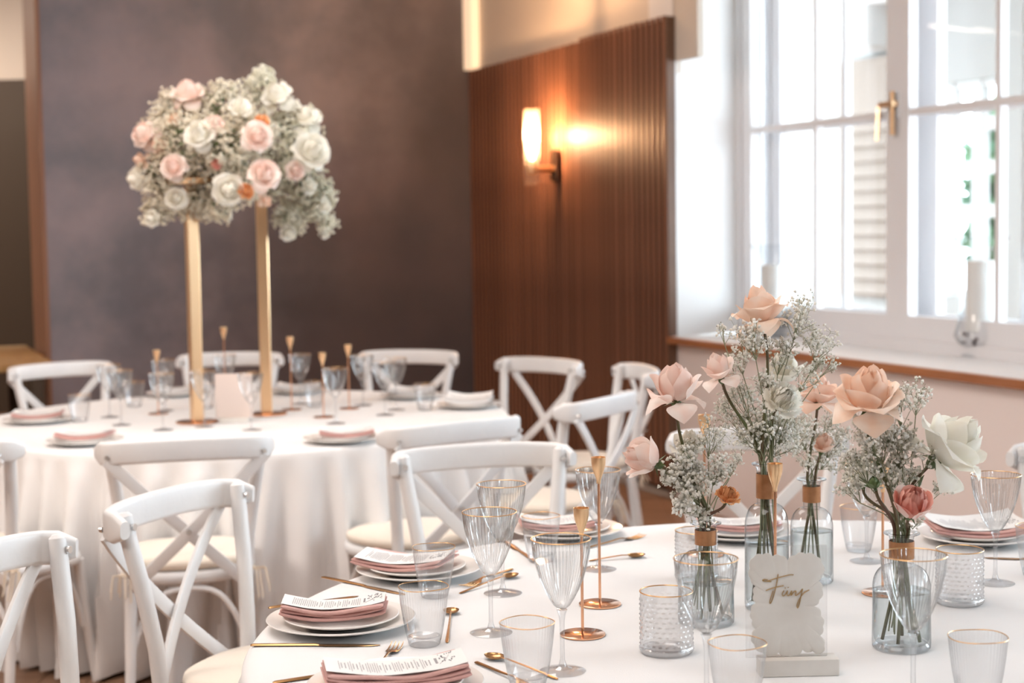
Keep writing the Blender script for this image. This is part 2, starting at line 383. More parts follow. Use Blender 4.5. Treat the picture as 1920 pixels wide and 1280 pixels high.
# sconce
def make_sconce():
    t = thing('wall_sconce', 'x', 'lamp', group='warm glass tube wall sconces')
    b = MB(); b.bbox(-.045, .045, -.02, .0, -.10, .10, .004); b.obj('wall_plate', M_bronze, t)
    b = MB(); b.tube([(0, -.01, -.02), (0, -.16, -.02)], .022, 12); b.lathe([(.0, -.05), (.026, -.05), (.030, -.045), (.030, .02), (.026, .025), (.0, .025)], 20, (0, -.16, 0)); b.obj('arm_and_cup', M_gold, t)
    b = MB(); b.lathe([(.036, -.13), (.046, -.12), (.047, .0), (.047, .32), (.0465, .322)], 28, (0, -.16, .02)); b.obj('glass_tube', M_shade, t)
    b = MB(); b.lathe([(.0, .035), (.014, .04), (.018, .06), (.032, .10), (.034, .13), (.026, .16), (.0, .172)], 20, (0, -.16, 0)); b.obj('bulb', M_bulb, t)
    return t
sconce = Kind(make_sconce)
sconce(W(-1.47, -.045, 1.87), math.atan2(WD.y, WD.x), 'lit glass tube sconce mounted on the dark walnut slat panel')
sconce(W(-.95, -.0, 2.98), math.atan2(WD.y, WD.x), 'upper glass tube sconce glowing on the cream wall above the slat panel')
for s_, z_, e_ in ((-1.47, 1.99, 32), (-.95, 3.10, 12)):
    l = bpy.data.lights.new('sconce_light', 'POINT'); l.energy = e_; l.color = (1, .55, .27); l.shadow_soft_size = .04
    o = bpy.data.objects.new('sconce_light', l); col.objects.link(o); o.location = W(s_, -.21, z_ + .06)

# ------------------------------------------------------------------ windows
def casement_window(name, s0, s1, n0, kind_out=False):
    root = thing(name, None, None, kind='structure')
    mid = (s0 + s1) / 2; z0, z1 = .93, 3.38
    b = MB(); wbox(b, s0, s1, n0 - .02, n0 + .09, .895, z0 + .02); wbox(b, s0, s0 + .05, n0 - .02, n0 + .09, z0, z1); wbox(b, s1 - .05, s1, n0 - .02, n0 + .09, z0, z1); wbox(b, s0, s1, n0 - .02, n0 + .09, z1 - .05, z1 + .02)
    b.obj('window_frame', M_frame, root, False)
    for a, c in ((s0 + .05, mid), (mid, s1 - .05)):
        b = MB(); st = .085
        wbox(b, a, a + st, n0, n0 + .05, z0 + .02, z1 - .05); wbox(b, c - st, c, n0, n0 + .05, z0 + .02, z1 - .05)
        wbox(b, a + st, c - st, n0, n0 + .05, z0 + .02, z0 + .13); wbox(b, a + st, c - st, n0, n0 + .05, z1 - .15, z1 - .05)
        sash = b.obj('sash', M_frame, root, False)
        b = MB(); m_ = (a + c) / 2; zh = 2.0
        wbox(b, m_ - .016, m_ + .016, n0 + .005, n0 + .045, z0 + .13, z1 - .15); wbox(b, a + st, c - st, n0 + .006, n0 + .044, zh - .016, zh + .016)
        b.obj('glazing_bar', M_frame, sash, False)
        for sa, sb in ((a + st, m_ - .016), (m_ + .016, c - st)):
            for za, zb in ((z0 + .13, zh - .016), (zh + .016, z1 - .15)):
                b = MB(); b.add([W(sa, n0 + .025, za), W(sb, n0 + .025, za), W(sb, n0 + .025, zb), W(sa, n0 + .025, zb)], [(0, 1, 2, 3)]); b.obj('pane', M_pane, sash, False)
    if not kind_out:
        b = MB(); b.box(mid - .02, mid + .02, n0 - .012, n0, 1.98, 2.10, TW); b.obj('espagnolette', M_frame, root, False)
        b = MB(); b.box(mid - .09, mid + .02, n0 - .045, n0 - .012, 2.03, 2.055, TW); b.tube([W(mid, n0 - .03, 2.10), W(mid, n0 - .03, 1.90)], .012, 8); b.tube([W(mid - .12, n0 - .02, 2.04), W(mid - .12, n0 - .03, 1.88)], .009, 6); b.obj('window_handle', M_gold, root)
    return root
for i, (a, c) in enumerate(WINS):
    casement_window('window_%d' % (i + 1), a, c, .44)
    casement_window('window_%d' % (i + 4), a + .04, c - .04, .60, True)

# ------------------------------------------------------------------ outside
def opt(px, py, n):     # point on the plane n metres beyond the wall line
    v = ray(px, py); tt = (n + WO.dot(WN)) / V((v.x, v.y, 0)).dot(WN); return V((0, 0, CZ)) + v * tt
def osn(px, py, n):
    P = opt(px, py, n); q = P - WO; return q.x * WD.x + q.y * WD.y, P.z
n9 = 5.0
bd = thing('neighbouring_house', 'pale house wall seen outside through the window', 'building')
sA, zA = osn(1350, 0, n9); sB, zB = osn(2000, 700, n9)
s2_, z2t = osn(1750, 160, n9); s3_, z2b = osn(1868, 560, n9)
b = MB(); wbox(b, sA - 3, s2_, n9, n9 + .3, -1, 4.6); wbox(b, s3_, sB + .8, n9, n9 + .3, -1, 4.6); wbox(b, s2_, s3_, n9, n9 + .3, z2t, 4.6); wbox(b, s2_, s3_, n9, n9 + .3, -1, z2b)
b.obj('facade', M_fac, bd, False)
s0_, zt = osn(1572, 118, n9 - .1); s1_, zb_ = osn(1672, 560, n9 - .1)
sh = MB(); wbox(sh, s0_, s1_ + .15, n9 - .09, n9 - .02, zb_, zt); sh = sh.obj('shutter', M_shut, bd, False)
nsl = 12
for i in range(nsl):
    z = zb_ + (zt - zb_) * .74 * (i + .5) / nsl
    b = MB(); P = [(s0_ + .2, -.13, z - .03), (s1_ + .1, -.13, z - .03), (s1_ + .1, -.09, z + .08), (s0_ + .2, -.09, z + .08), (s0_ + .2, -.09, z - .05), (s1_ + .1, -.09, z - .05)]
    b.add([W(x, n9 + y, zz) for x, y, zz in P], [(0, 1, 2, 3), (1, 0, 4, 5), (2, 1, 5), (0, 3, 4)]); b.obj('louvre', M_shut, sh, False)
qa, qb = osn(1576, 0, n9 - .3), osn(1636, 92, n9 - .3)
b = MB(); b.bbox(qa[0], qb[0], n9 - .35, n9 - .02, qb[1], qb[1] + .75, .04, TW); b.obj('wall_box', M_box, bd)
b = MB()
for u_ in (0, .17, .60, .97): wbox(b, s2_ + (s3_ - s2_) * u_ - .05, s2_ + (s3_ - s2_) * u_ + .08, n9 + .05, n9 + .14, z2b, z2t)
for vv in (0, .40, .60, .80, 1.0): zc = z2b + (z2t - z2b) * vv; wbox(b, s2_, s3_, n9 + .06, n9 + .13, zc - .06, zc + .06)
b.obj('far_window_frame', M_box, bd, False)
b = MB(); wbox(b, s2_, s2_ + (s3_ - s2_) * .62, n9 + 1.2, n9 + 1.3, z2b - .5, z2t - .9); wbox(b, s2_, s3_ + .5, n9 + 1.2, n9 + 1.3, z2t - .42, z2t + .6); b.obj('passage_wall', M_shut, bd, False)
b = MB(); wbox(b, -8, 9, .62, 14, -1.2, -1.0); struct('ground', b, M_dkglass)
rr = random.Random(5)
s4_, z4t = osn(1838, 215, n9 + 2.2); s5_, z4b = osn(1880, 480, n9 + 2.2)
def leafball(b, c, rad, n, sz, rr):
    for i in range(n):
        d = V((rr.gauss(0, 1), rr.gauss(0, 1), rr.gauss(0, 1))).normalized() * rad * rr.uniform(.4, 1)
        a = V((rr.gauss(0, 1), rr.gauss(0, 1), rr.gauss(0, 1))).normalized() * sz; e = a.cross(V((rr.gauss(0, 1), rr.gauss(0, 1), rr.gauss(0, 1)))).normalized() * sz * .6
        p_ = c + d; b.add([p_ - a, p_ + e, p_ + a, p_ - e], [(0, 1, 2, 3)])
b = MB(); NB = n9 + 2.2
for k in range(7): leafball(b, W(rr.uniform(s4_, s5_), NB, z4b + (z4t - z4b) * (k + .5) / 7), .34, 110, .10, rr)
tr = thing('garden_shrub', 'green shrub outside beyond the right window pane', 'shrub', W((s4_ + s5_) / 2, NB, -1))
inv = Matrix.Translation(tr.location).inverted()
b.obj('foliage', M_tree, tr, False, inv)
b = MB(); b.tube([W((s4_ + s5_) / 2, NB, -1), W((s4_ + s5_) / 2, NB, z4b + .2)], .04, 8); b.obj('trunk', M_stem, tr, True, inv)

# ================================================================== TABLES
def round_table(cx, cy, Rr, name, label, clabel, seed, nf, grp=None):
    rr = random.Random(seed)
    t = thing('round_table', label, 'table', (cx, cy, 0))
    b = MB(); b.lathe([(0, .715), (Rr - .01, .715), (Rr - .004, .72), (Rr - .004, .75), (Rr - .01, .755), (0, .755)], 96); b.obj('tabletop', M_oak, t)
    b = MB(); b.lathe([(.28, .004), (.28, .03), (.06, .06), (.05, .10), (.05, .68), (.20, .712)], 32, capb=True); b.obj('pedestal', M_oak, t)
    seg = 480; fr = [rr.uniform(.6, 1.3) for _ in range(nf)]; ph = []; a = 0
    for x in fr: ph.append(a); a += x
    tot = a; ph.append(tot); amp = [rr.uniform(.55, 1.25) for _ in range(nf)]
    fold = []
    for k in range(seg):
        x = tot * k / seg; i = max(j for j in range(nf) if ph[j] <= x); u = (x - ph[i]) / fr[i]
        fold.append((1 - math.cos(2 * PI * u)) * .5 * amp[i])
    prof = [(0, .762), (Rr * .3, .762), (Rr * .6, .762), (Rr * .85, .762), (Rr - .03, .762), (Rr - .008, .7615), (Rr, .758), (Rr + .006, .750), (Rr + .008, .73)]
    zs = [.70, .66, .60, .5, .4, .3, .2, .1, .02]
    vs = [V((0, 0, .762))]; rings = []
    for r_, z in prof[1:]: rings.append([(r_ * math.cos(2 * PI * k / seg), r_ * math.sin(2 * PI * k / seg), z) for k in range(seg)])
    for z in zs:
        d = (.75 - z) / .75; A = .012 + .105 * min(1, d * 1.9) ** 1.1; ring = []
        for k in range(seg):
            kk = int(k + 6 * d * math.sin(k * 2 * PI * 3 / seg)) % seg
            r_ = Rr + .006 + A * fold[kk] - .01 * d - .03 * d * d * (1 - fold[kk]); th = 2 * PI * k / seg
            ring.append((r_ * math.cos(th), r_ * math.sin(th), z))
        rings.append(ring)
    b = MB(); vv = [(0, 0, .762)]; ff = []
    for ring in rings: vv += ring
    for k in range(seg): ff.append((0, 1 + k, 1 + (k + 1) % seg))
    for j in range(len(rings) - 1):
        for k in range(seg):
            k2 = (k + 1) % seg; o_ = 1 + j * seg; ff.append((o_ + k, o_ + seg + k, o_ + seg + k2, o_ + k2))
    b.add(vv, ff); o = b.obj('tablecloth', M_cloth, None, 70); o.location = (cx, cy, 0); tag(o, clabel, 'tablecloth')
TF = V((.635, 2.84, 0)); TB = V((-1.075, 6.325, 0))
round_table(TF.x, TF.y, 1.11, 'f', 'round banquet table in the foreground hidden under its cloth', 'white tablecloth on the foreground table with the number card', 3, 52)
round_table(TB.x, TB.y, 1.05, 'b', 'round banquet table at the back hidden under its cloth', 'white floor-length tablecloth on the rear table with the tall gold stands', 8, 56)

# ================================================================== CHAIRS
def rrect(w, h, r=.35, n=3):
    P = []; rr_ = min(w, h) * r
    for cx, cy, a0 in ((w - rr_, h - rr_, 0), (-w + rr_, h - rr_, PI / 2), (-w + rr_, -h + rr_, PI), (w - rr_, -h + rr_, 1.5 * PI)):
        for i in range(n + 1): a = a0 + PI / 2 * i / n; P.append((cx + rr_ * math.cos(a), cy + rr_ * math.sin(a)))
    return P
def make_chair():
    t = thing('cross_back_chair', 'x', 'chair', group='white cross-back chairs around the tables')
    for sx_ in (-1, 1):
        P = [(.19, -.245, 0), (.182, -.215, .2), (.175, -.185, .42), (.185, -.192, .56), (.205, -.21, .70), (.222, -.232, .82), (.226, -.238, .868), (.226, -.239, .876)]
        b = MB(); b.tube([(sx_ * x, y, z) for x, y, z in P], [.014, .017, .0195, .0195, .0195, .0195, .018, .010], 14); b.obj('back_post', M_white, t)
        b = MB(); b.tube([(sx_ * .19, .20, 0), (sx_ * .175, .17, .25), (sx_ * .165, .155, .425)], [.013, .017, .019], 12); b.obj('leg', M_white, t)
        b = MB(); b.tube([(sx_ * .227, -.214, .845), (sx_ * .227, -.208, .845)], .008, 10); b.obj('bolt', M_chrome, t)
    n = 20; pts = []; prof = []
    for i in range(n + 1):
        u = -1 + 2 * i / n; x = .258 * math.sin(u * 1.25) / math.sin(1.25); y = -.312 + .055 * abs(u) ** 2.4 + .045 * max(0, abs(u) - .80) / .2 * abs(u); pts.append((x, y, .852 - .010 * u * u))
        k = 1 - .45 * max(0, (abs(u) - .9) / .1) ** 2; prof.append(rrect(.0125, .036 * k, .9, 3))
    b = MB(); b.sweep(pts, prof); b.obj('top_rail', M_white, t)
    for sx_ in (-1, 1):
        P = []
        for i in range(13):
            u = i / 12; x = .232 + (-.170 - .232) * u; z = .825 + (.42 - .825) * u; y = -.288 - .012 * math.sin(PI * u) + .085 * u ** 1.6 - (.012 if sx_ > 0 else 0) * math.sin(PI * u)
            P.append((sx_ * x, y, z))
        b = MB(); b.sweep(P, rrect(.018, .0055, .6, 2), up=(0, 1, 0)); b.obj('cross_slat', M_white, t)
        b = MB(); b.tube([(sx_ * .232, -.292, .835), (sx_ * .232, -.300, .835)], .007, 10); b.obj('bolt', M_chrome, t)
    b = MB(); b.tube([(0, -.268, .60), (0, -.30, .60)], .007, 10); b.obj('bolt', M_chrome, t)
    def se(k, z, sc_=1, e=2.6, N_=40):
        out = []
        for i in range(N_):
            a = 2 * PI * i / N_; c, s_ = math.cos(a), math.sin(a)
            x = abs(c) ** (2 / e) * (1 if c > 0 else -1) * .215 * k; y = abs(s_) ** (2 / e) * (1 if s_ > 0 else -1) * .20 * k
            x *= 1 + .10 * y / .2; out.append((x, y, z))
        return out
    def stack(levels, name, m_):
        b = MB(); vs = []; N_ = 40
        for k, z in levels: vs += se(k, z)
        fs = [(j * N_ + i, j * N_ + (i + 1) % N_, (j + 1) * N_ + (i + 1) % N_, (j + 1) * N_ + i) for j in range(len(levels) - 1) for i in range(N_)]
        fs += [tuple(range(N_ - 1, -1, -1)), tuple(range((len(levels) - 1) * N_, len(levels) * N_))]
        b.add(vs, fs); return b.obj(name, m_, t, 60)
    stack([(.93, .418), (.99, .424), (1.0, .436), (.99, .452), (.95, .458), (.5, .452)], 'seat', M_white)
    cu_ = stack([(.88, .4585), (.95, .464), (.975, .476), (.96, .488), (.88, .497), (.6, .502), (.2, .503)], 'seat_cushion', M_cushion)
    for sx_ in (-1, 1):
        b = MB(); rr = random.Random(sx_ + 4)
        for k in range(7):
            a = rr.uniform(0, 2 * PI); l = rr.uniform(.04, .09); x0, y0, z0 = sx_ * .185, -.20, .462
            b.tube([(x0, y0, z0), (x0 + sx_ * .02 + .03 * math.cos(a), y0 - .02, z0 + .012 - l * .2), (x0 + sx_ * .025 + .035 * math.cos(a), y0 - .03 + .02 * math.sin(a), z0 - l)], .0022, 5)
        b.torus(.022, .003, 0, 14, 5); N0 = len(b.v) - 14 * 5
        b.v[N0:] = [(x + sx_ * .178, y - .188, z + .463) for x, y, z in b.v[N0:]]
        b.obj('cushion_tie', M_tie, cu_)
    arch = []
    for (ax, ay, bx, by) in ((-.17, .175, .17, .175), (-.18, -.19, .18, -.19), (-.172, .16, -.175, -.18), (.172, .16, .175, -.18)):
        P = []
        for i in range(17):
            u = i / 16; h = 1 - abs(2 * u - 1) ** 3.2; P.append((ax + (bx - ax) * (.5 - .5 * math.cos(PI * u) if 0 else u), ay + (by - ay) * u, .20 + .205 * h))
        b = MB(); b.tube(P, .009, 8); b.obj('brace_arch', M_white, t)
    return t
chair = Kind(make_chair)
def place_chair(ax, ay, bx, by, label):
    "rail runs from a (left as seen by the sitter's back) to b; the chair faces left of a->b"
    a = V((ax, ay, 0)); b_ = V((bx, by, 0)); d = (b_ - a).normalized(); m_ = (a + b_) / 2; f = V((-d.y, d.x, 0))
    loc = m_ + f * .28; rz = math.atan2(f.y, f.x) - PI / 2
    return chair((loc.x, loc.y, 0), rz, label)
# back row seen from behind (facing away from the camera)
place_chair(-1.237, 4.71, -.73, 4.833, 'white cross-back chair seen squarely from behind in front of the rear table')
place_chair(-.40, 4.93, .05, 5.25, 'white cross-back chair facing the rear table, partly hidden by the chair in front')
place_chair(-2.00, 4.99, -1.53, 4.80, 'white cross-back chair cut by the left edge at the rear table')
place_chair(.20, 5.55, .47, 6.0, 'white chair tucked to the right side of the rear table, its back turned sideways')
place_chair(.61, 6.72, .52, 7.2, 'white chair seen almost edge-on near the walnut panel')
place_chair(.33, 7.25, -.03, 7.62, 'white chair in front of the walnut panel below the sconce')
place_chair(-.26, 7.98, -.76, 8.12, 'white chair behind the rear table to the right of the gold stands')
place_chair(-1.17, 8.1, -1.68, 8.05, 'white chair right behind the two gold stands')
place_chair(-1.97, 7.75, -2.36, 7.42, 'white chair at the far left of the rear table beside the dark doorway')
# foreground table
place_chair(-.985, 3.33, -1.135, 2.85, 'nearest white cross-back chair in the bottom left corner')
place_chair(-.725, 3.98, -.915, 3.55, 'white cross-back chair standing beside the front plate with the gold knife')
place_chair(.16, 4.56, -.356, 4.42, 'white cross-back chair facing the camera behind the wine glasses')
place_chair(1.0, 4.74, .45, 4.78, 'pale chair hidden behind the bottles of roses')
place_chair(1.85, 4.2, 1.40, 4.42, 'white chair cut by the right edge of the picture')
# ================================================================== TABLEWARE
TZ = .7625
def P2(px, py): q = at(px, py, TZ); return V((q.x, q.y, TZ))
def ribs(n, a, z0=-1, z1=9):
    return lambda k, j, z: 1 + (a * (1 if z0 <= z <= z1 else 0)) * (1 if k % 2 else -1)
def make_wine():
    t = thing('wine_glass', 'x', 'glass', group='ribbed wine glasses with gold rims')
    prof = [(.0, .105), (.006, .1055), (.014, .112), (.021, .123), (.029, .138), (.0365, .156), (.043, .178), (.0475, .200), (.0495, .2225)]
    prof2 = []
    for i in range(len(prof) - 1):
        for u in (0, .5): prof2.append(tuple(prof[i][q] + (prof[i + 1][q] - prof[i][q]) * u for q in (0, 1)))
    prof2.append(prof[-1])
    b = MB(); b.lathe(prof2, 132, mod=lambda k, j, z: 1 - (.048 if k % 3 == 2 and .128 < z < .219 else 0)); b.obj('bowl', M_ribg, t, 20)
    b = MB(); b.torus(.0495, .0009, .2228, 64, 6); b.obj('gold_rim', M_rim, t)
    b = MB(); b.lathe([(.0, .1045), (.009, .104), (.006, .097), (.0042, .085), (.0036, .05), (.0040, .02), (.0075, .009), (.016, .0055)], 20); b.obj('stem', M_glass, t)
    b = MB(); b.lathe([(.0, .0), (.038, .0), (.039, .001), (.036, .0022), (.016, .0055), (.0, .007)], 48); b.obj('foot', M_foot, t)
    return t
def make_tumbler():
    t = thing('water_tumbler', 'x', 'glass', group='short tumblers with gold rims')
    b = MB(); b.lathe([(.027, .001), (.030, .010), (.0335, .025), (.038, .05), (.0415, .075), (.0435, .095), (.0445, .105)], 132, mod=lambda k, j, z: 1 - (.014 if k % 3 == 2 and .03 < z < .2 else 0)); b.obj('glass_wall', M_glass, t, 20)
    b = MB(); b.lathe([(.0, .0), (.026, .0), (.0285, .003), (.0305, .014), (.028, .017), (.015, .0125), (.0, .0115)], 40); b.obj('glass_base', M_foot, t)
    b = MB(); b.torus(.0445, .0008, .1052, 56, 6, wob=lambda a: .0008 * math.sin(3 * a)); b.obj('gold_rim', M_rim, t)
    return t
def make_votive():
    t = thing('hobnail_votive_holder', 'x', 'candle holder', group='hobnail glass votive holders')
    b = MB(); nz, seg = 60, 120; prof = [(.0455 + (.0015 if j < 4 else 0), .006 + .100 * j / nz) for j in range(nz + 1)]
    b.lathe([(.040, .0), (.0445, .002)] + prof, seg, mod=lambda k, j, z: 1 + (.045 * max(0, math.sin(2 * PI * (z - .006) / .0085)) * max(0, math.sin(2 * PI * (k + (2.5 if int((z - .006) / .0085) % 2 else 0)) / 5)) if .008 < z < .099 else 0)); b.obj('hobnail_wall', M_hob, t, 80)
    b = MB(); b.lathe([(0, 0), (.042, 0), (.045, .004), (.043, .010), (.0, .009)], 40); b.obj('glass_base', M_foot, t)
    b = MB(); b.torus(.0455, .0011, .107, 56, 6); b.obj('gold_rim', M_rim, t)
    return t
def make_candle():
    t = thing('brass_candle_holder', 'x', 'candle holder', group='slim brass taper candle holders')
    b = MB(); b.lathe([(.0, 0), (.0400, 0), (.0412, .0006), (.0412, .0030), (.0402, .0036), (.0, .0036)], 64); b.obj('base_disc', M_cop, t)
    b = MB(); b.tube([(0, 0, .0036), (0, 0, 1)], .0027, 12); s_ = b.obj('stem', M_cop, t)
    b = MB(); b.lathe([(.0, .0), (.0042, .0), (.0042, .006), (.0052, .010), (.0095, .022), (.0125, .032), (.0138, .040), (.0142, .052), (.0132, .052), (.0125, .042), (.0, .034)], 28); b.obj('candle_cup', M_gold, t)
    return t
wine, tumbler, votive, candle_k = Kind(make_wine), Kind(make_tumbler), Kind(make_votive), Kind(make_candle)
def candle(px, py, h, label, sc_=1):
    t = candle_k(P2(px, py), 0, label)
    for c in t.children:
        if c.name.startswith('stem'): c.scale = (1, 1, h - .05)
        if c.name.startswith('candle_cup'): c.location = (0, 0, h - .052)
    return t
def wg(px, py, label, rz=0, s=1): return wine(P2(px, py), rz, label, scale=s)
wg(921, 1186, 'ribbed wine glass in front of the pair of wine glasses left of the candle holders')
wg(943, 1112, 'ribbed wine glass just behind another, beside the gold teaspoon', .3)
wg(1055, 1258, 'ribbed wine glass standing right at the shorter brass candle holder', .1, 1.0)
wg(1123, 1067, 'ribbed wine glass behind the taller front candle holder', .2, .97)
wg(1325, 1312, 'ribbed wine glass in front of the squat bottle left of the number card', .15, 1.0)
wg(1712, 1312, 'ribbed wine glass in front of the rightmost flower bottle', .05, 1.02)
wg(1866, 1093, 'ribbed wine glass below the large cream rose at the right edge', .2, 1.0)
wg(1625, 1052, 'wine glass standing behind the bottles near the table far edge', .4, .95)
tl = lambda px, py, lab, rz=0, s=1: tumbler(P2(px, py), rz, lab, scale=s)
tl(796, 1208, 'gold-rimmed tumbler beside the plate with three-fold pink napkin', .5)
tl(815, 1118, 'gold-rimmed tumbler behind another, beside the second pink napkin', .2, .96)
tl(990, 1287, 'gold-rimmed tumbler at the bottom edge between teaspoon and wine glass', 1.1)
tl(1383, 1332, 'gold-rimmed tumbler in front of the number card at the bottom edge', .7)
tl(1833, 1320, 'gold-rimmed tumbler in the bottom right corner', .1)
tl(1610, 1032, 'plain tumbler standing behind the bottle with copper band', 1.3, .95)
tl(1945, 1080, 'tumbler cut by the right edge of the picture', .9)
tl(1015, 1052, 'blurred tumbler behind the gold-cupped candle holder', .9, .97)
votive(P2(1250, 1222), 0, 'hobnail glass votive holder in front of the squat bottle, left of the card')
votive(P2(1799, 1130), .3, 'hobnail glass votive holder to the right of the flower bottles', scale=.98)
votive(P2(1306, 1085), .7, 'hobnail glass votive holder half hidden behind the squat bottle', scale=.96)
candle(1125, 1133, .290, 'taller brass candle holder behind the wine glasses')
candle(1092.5, 1190, .232, 'shorter brass candle holder with a copper disc base beside the wine glass')
candle(1454, 1172, .300, 'brass candle holder behind the number card')
candle(1322, 1040, .315, 'brass candle holder hidden behind the pale peach rose')
candle(1655, 1112, .255, 'brass candle holder behind the rightmost flower bottle')

# plates, napkins, menus
def make_plate():
    t = thing('dinner_plate', 'x', 'plate', group='white dinner plates on the front table')
    b = MB(); b.lathe([(0, .002), (.07, .0), (.075, .0), (.085, .004), (.118, .013), (.1335, .0175), (.1345, .019), (.133, .0205), (.116, .017), (.086, .0085), (.08, .006), (0, .006)], 72); b.obj('plate_body', M_plate, t)
    return t
def make_splate():
    t = thing('side_plate', 'x', 'plate', group='small plates stacked on the dinner plates')
    b = MB(); b.lathe([(0, .002), (.05, .0), (.055, .0), (.065, .004), (.092, .011), (.1035, .0155), (.1045, .017), (.103, .0185), (.090, .0145), (.066, .0085), (.06, .006), (0, .006)], 72); b.obj('plate_body', M_plate, t)
    return t
dplate, splate = Kind(make_plate), Kind(make_splate)
def napkin(L_, D_, nl, label, loc, rz, nm=None, sag=.006, group='folded pink linen napkins', seed=1, fan=0):
    rr = random.Random(seed); o_ = thing('linen_napkin', label, 'napkin', loc, rz, group)
    nx = 28
    for l in range(nl):
        b = MB(); th = .0032; per = []
        w = D_ / 2 - .0 + rr.uniform(-.003, .002); sh = rr.uniform(-.003, .003)
        # folded layer: closed flat loop with two rounded long edges
        for a in range(9): an = -PI / 2 + PI * a / 8; per.append((w + sh + th * math.cos(an) * 1.2, th * math.sin(an)))
        for a in range(9): an = PI / 2 + PI * a / 8; per.append((-w + sh + th * math.cos(an) * 1.2, th * math.sin(an)))
        vs = []; m_ = len(per); ph = rr.uniform(0, 6)
        for i in range(nx + 1):
            x = (-.5 + i / nx) * (L_ - .004 * l) + rr.uniform(-.0003, .0003); zz = sag * (2 * x / L_) ** 2 * 2.2 + .0013 * math.sin(x * 45 + ph) * (.5 + .4 * l)
            k = 1 if 0 < i < nx else .35
            for y, z in per: vs.append((x, y * (1 - .03 * math.sin(x * 30 + l)) , z * k + zz + th + l * (2 * th + .0005) + fan * x * l))
        fs = [(i * m_ + k, (i + 1) * m_ + k, (i + 1) * m_ + (k + 1) % m_, i * m_ + (k + 1) % m_) for i in range(nx) for k in range(m_)]
        fs += [tuple(range(m_)), tuple(range((nx + 1) * m_ - 1, nx * m_ - 1, -1))]
        b.add(vs, fs); b.obj('napkin_fold', nm or M_napk, o_, 75)
    return o_, nl * (2 * .0032 + .0005)
def menu(L_, D_, label, loc, rz, sag, seed=1, lines=True, curl=0):
    o_ = thing('menu_card', label, 'menu', loc, rz, 'printed menus lying on the napkins'); rr = random.Random(seed)
    f = lambda x, y: .0006 + sag * (2 * x / L_) ** 2 * 2.2 + curl * max(0, y / D_) ** 2 + .0006 * math.sin(x * 60)
    b = MB(); b.grid(24, 6, lambda u, v: ((u - .5) * L_, (v - .5) * D_, f((u - .5) * L_, (v - .5) * D_) + .0007)); b.grid(24, 6, lambda u, v: ((.5 - u) * L_, (v - .5) * D_, f((.5 - u) * L_, (v - .5) * D_)))
    b.obj('paper', M_paper, o_, 60)
    if lines:
        b = MB()
        def q(x0, x1, y0, y1):
            b.add([(x0, y0, f(x0, y0) + .0012), (x1, y0, f(x1, y0) + .0012), (x1, y1, f(x1, y1) + .0012), (x0, y1, f(x0, y1) + .0012)], [(0, 1, 2, 3)])
        # text runs across the short side: lines of words stacked along the length
        x = -L_ * .40
        while x < L_ * .26:
            gap = rr.random() < .25; y = -D_ * rr.uniform(.26, .36) * (.6 if gap else 1); ye = -y
            while y < ye:
                w = rr.uniform(.003, .009); q(x, x + (.0016 if gap else .0011), y, min(ye, y + w)); y += w + .0014
            x += .0058 if gap else .0036
        for i in range(4): y0 = -D_ * .12 + i * .008; q(L_ * .285, L_ * .305, y0, y0 + .005)
        b.obj('menu_text', M_ink, o_, False)
        b = MB(); bx, by = L_ * .31, -D_ * .2
        b.tube([(bx, by, f(bx, by) + .0015), (bx + .012, by + .02, f(bx + .01, by) + .0015), (bx + .02, by + .04, f(bx + .02, by) + .0015)], .0003, 4)
        for i in range(26):
            x, y = bx + rr.uniform(.003, .030), by + rr.uniform(.005, .055)
            b.tube([(x, y, f(x, y) + .001), (x, y, f(x, y) + .002)], rr.uniform(.0008, .0014), 5)
        b.obj('printed_sprig', M_ink, o_, False)
    return o_
def setting(px, py, napx, label, nl=3, nm=None, cn='pink', gr='front', k=1.0, rz=0, L_=.19, D_=.10, seed=1, off=(0, 0), menu_rz=0, moff=(0, 0), curl=.0, side=True, fan=0):
    c = P2(px, py); dplate(c, 0, 'dinner plate ' + label, 'white dinner plates on the %s table' % gr, k)
    z = TZ + .0065; lab2 = label
    if side: splate((c.x + off[0], c.y + off[1], z), 0, 'side plate ' + lab2, 'small plates stacked on the dinner plates', k); z += .014
    o_, h = napkin(L_, D_, nl, 'folded %s napkin ' % cn + label, (c.x + off[0] + napx, c.y + off[1], z - .0), rz, nm, seed=seed, fan=fan, group='folded linen napkins')
    menu(L_ * .97, D_ * .9, 'printed white menu ' + label, (c.x + off[0] + napx + moff[0], c.y + off[1] + moff[1], z + h + .0005), rz + menu_rz, .006, seed, curl=curl)
setting(640, 1175, -.012, 'beside the leftmost tumbler', 3, rz=.02, L_=.195, D_=.085, seed=2, menu_rz=.03, k=1.03)
setting(786, 1078, -.025, 'behind the two tumblers, second from the left', 2, rz=-.30, L_=.20, D_=.12, seed=5, menu_rz=.12, off=(-.005, .0))
setting(742, 1300, -.0, 'at the bottom edge near the fork tips', 3, rz=.20, L_=.23, D_=.095, seed=9, menu_rz=-.02, off=(.0, .0), k=1.05)
setting(1062, 1003, -.02, 'behind the candle holders at the far side', 2, rz=.1, seed=11, D_=.12)
setting(1385, 1006, -.0, 'behind the tall bottle at the far edge', 2, rz=0, seed=12)
setting(1832, 1014, -.0, 'below the cream rose at the right', 2, rz=-.04, L_=.22, D_=.14, seed=15, menu_rz=.2, curl=.05)

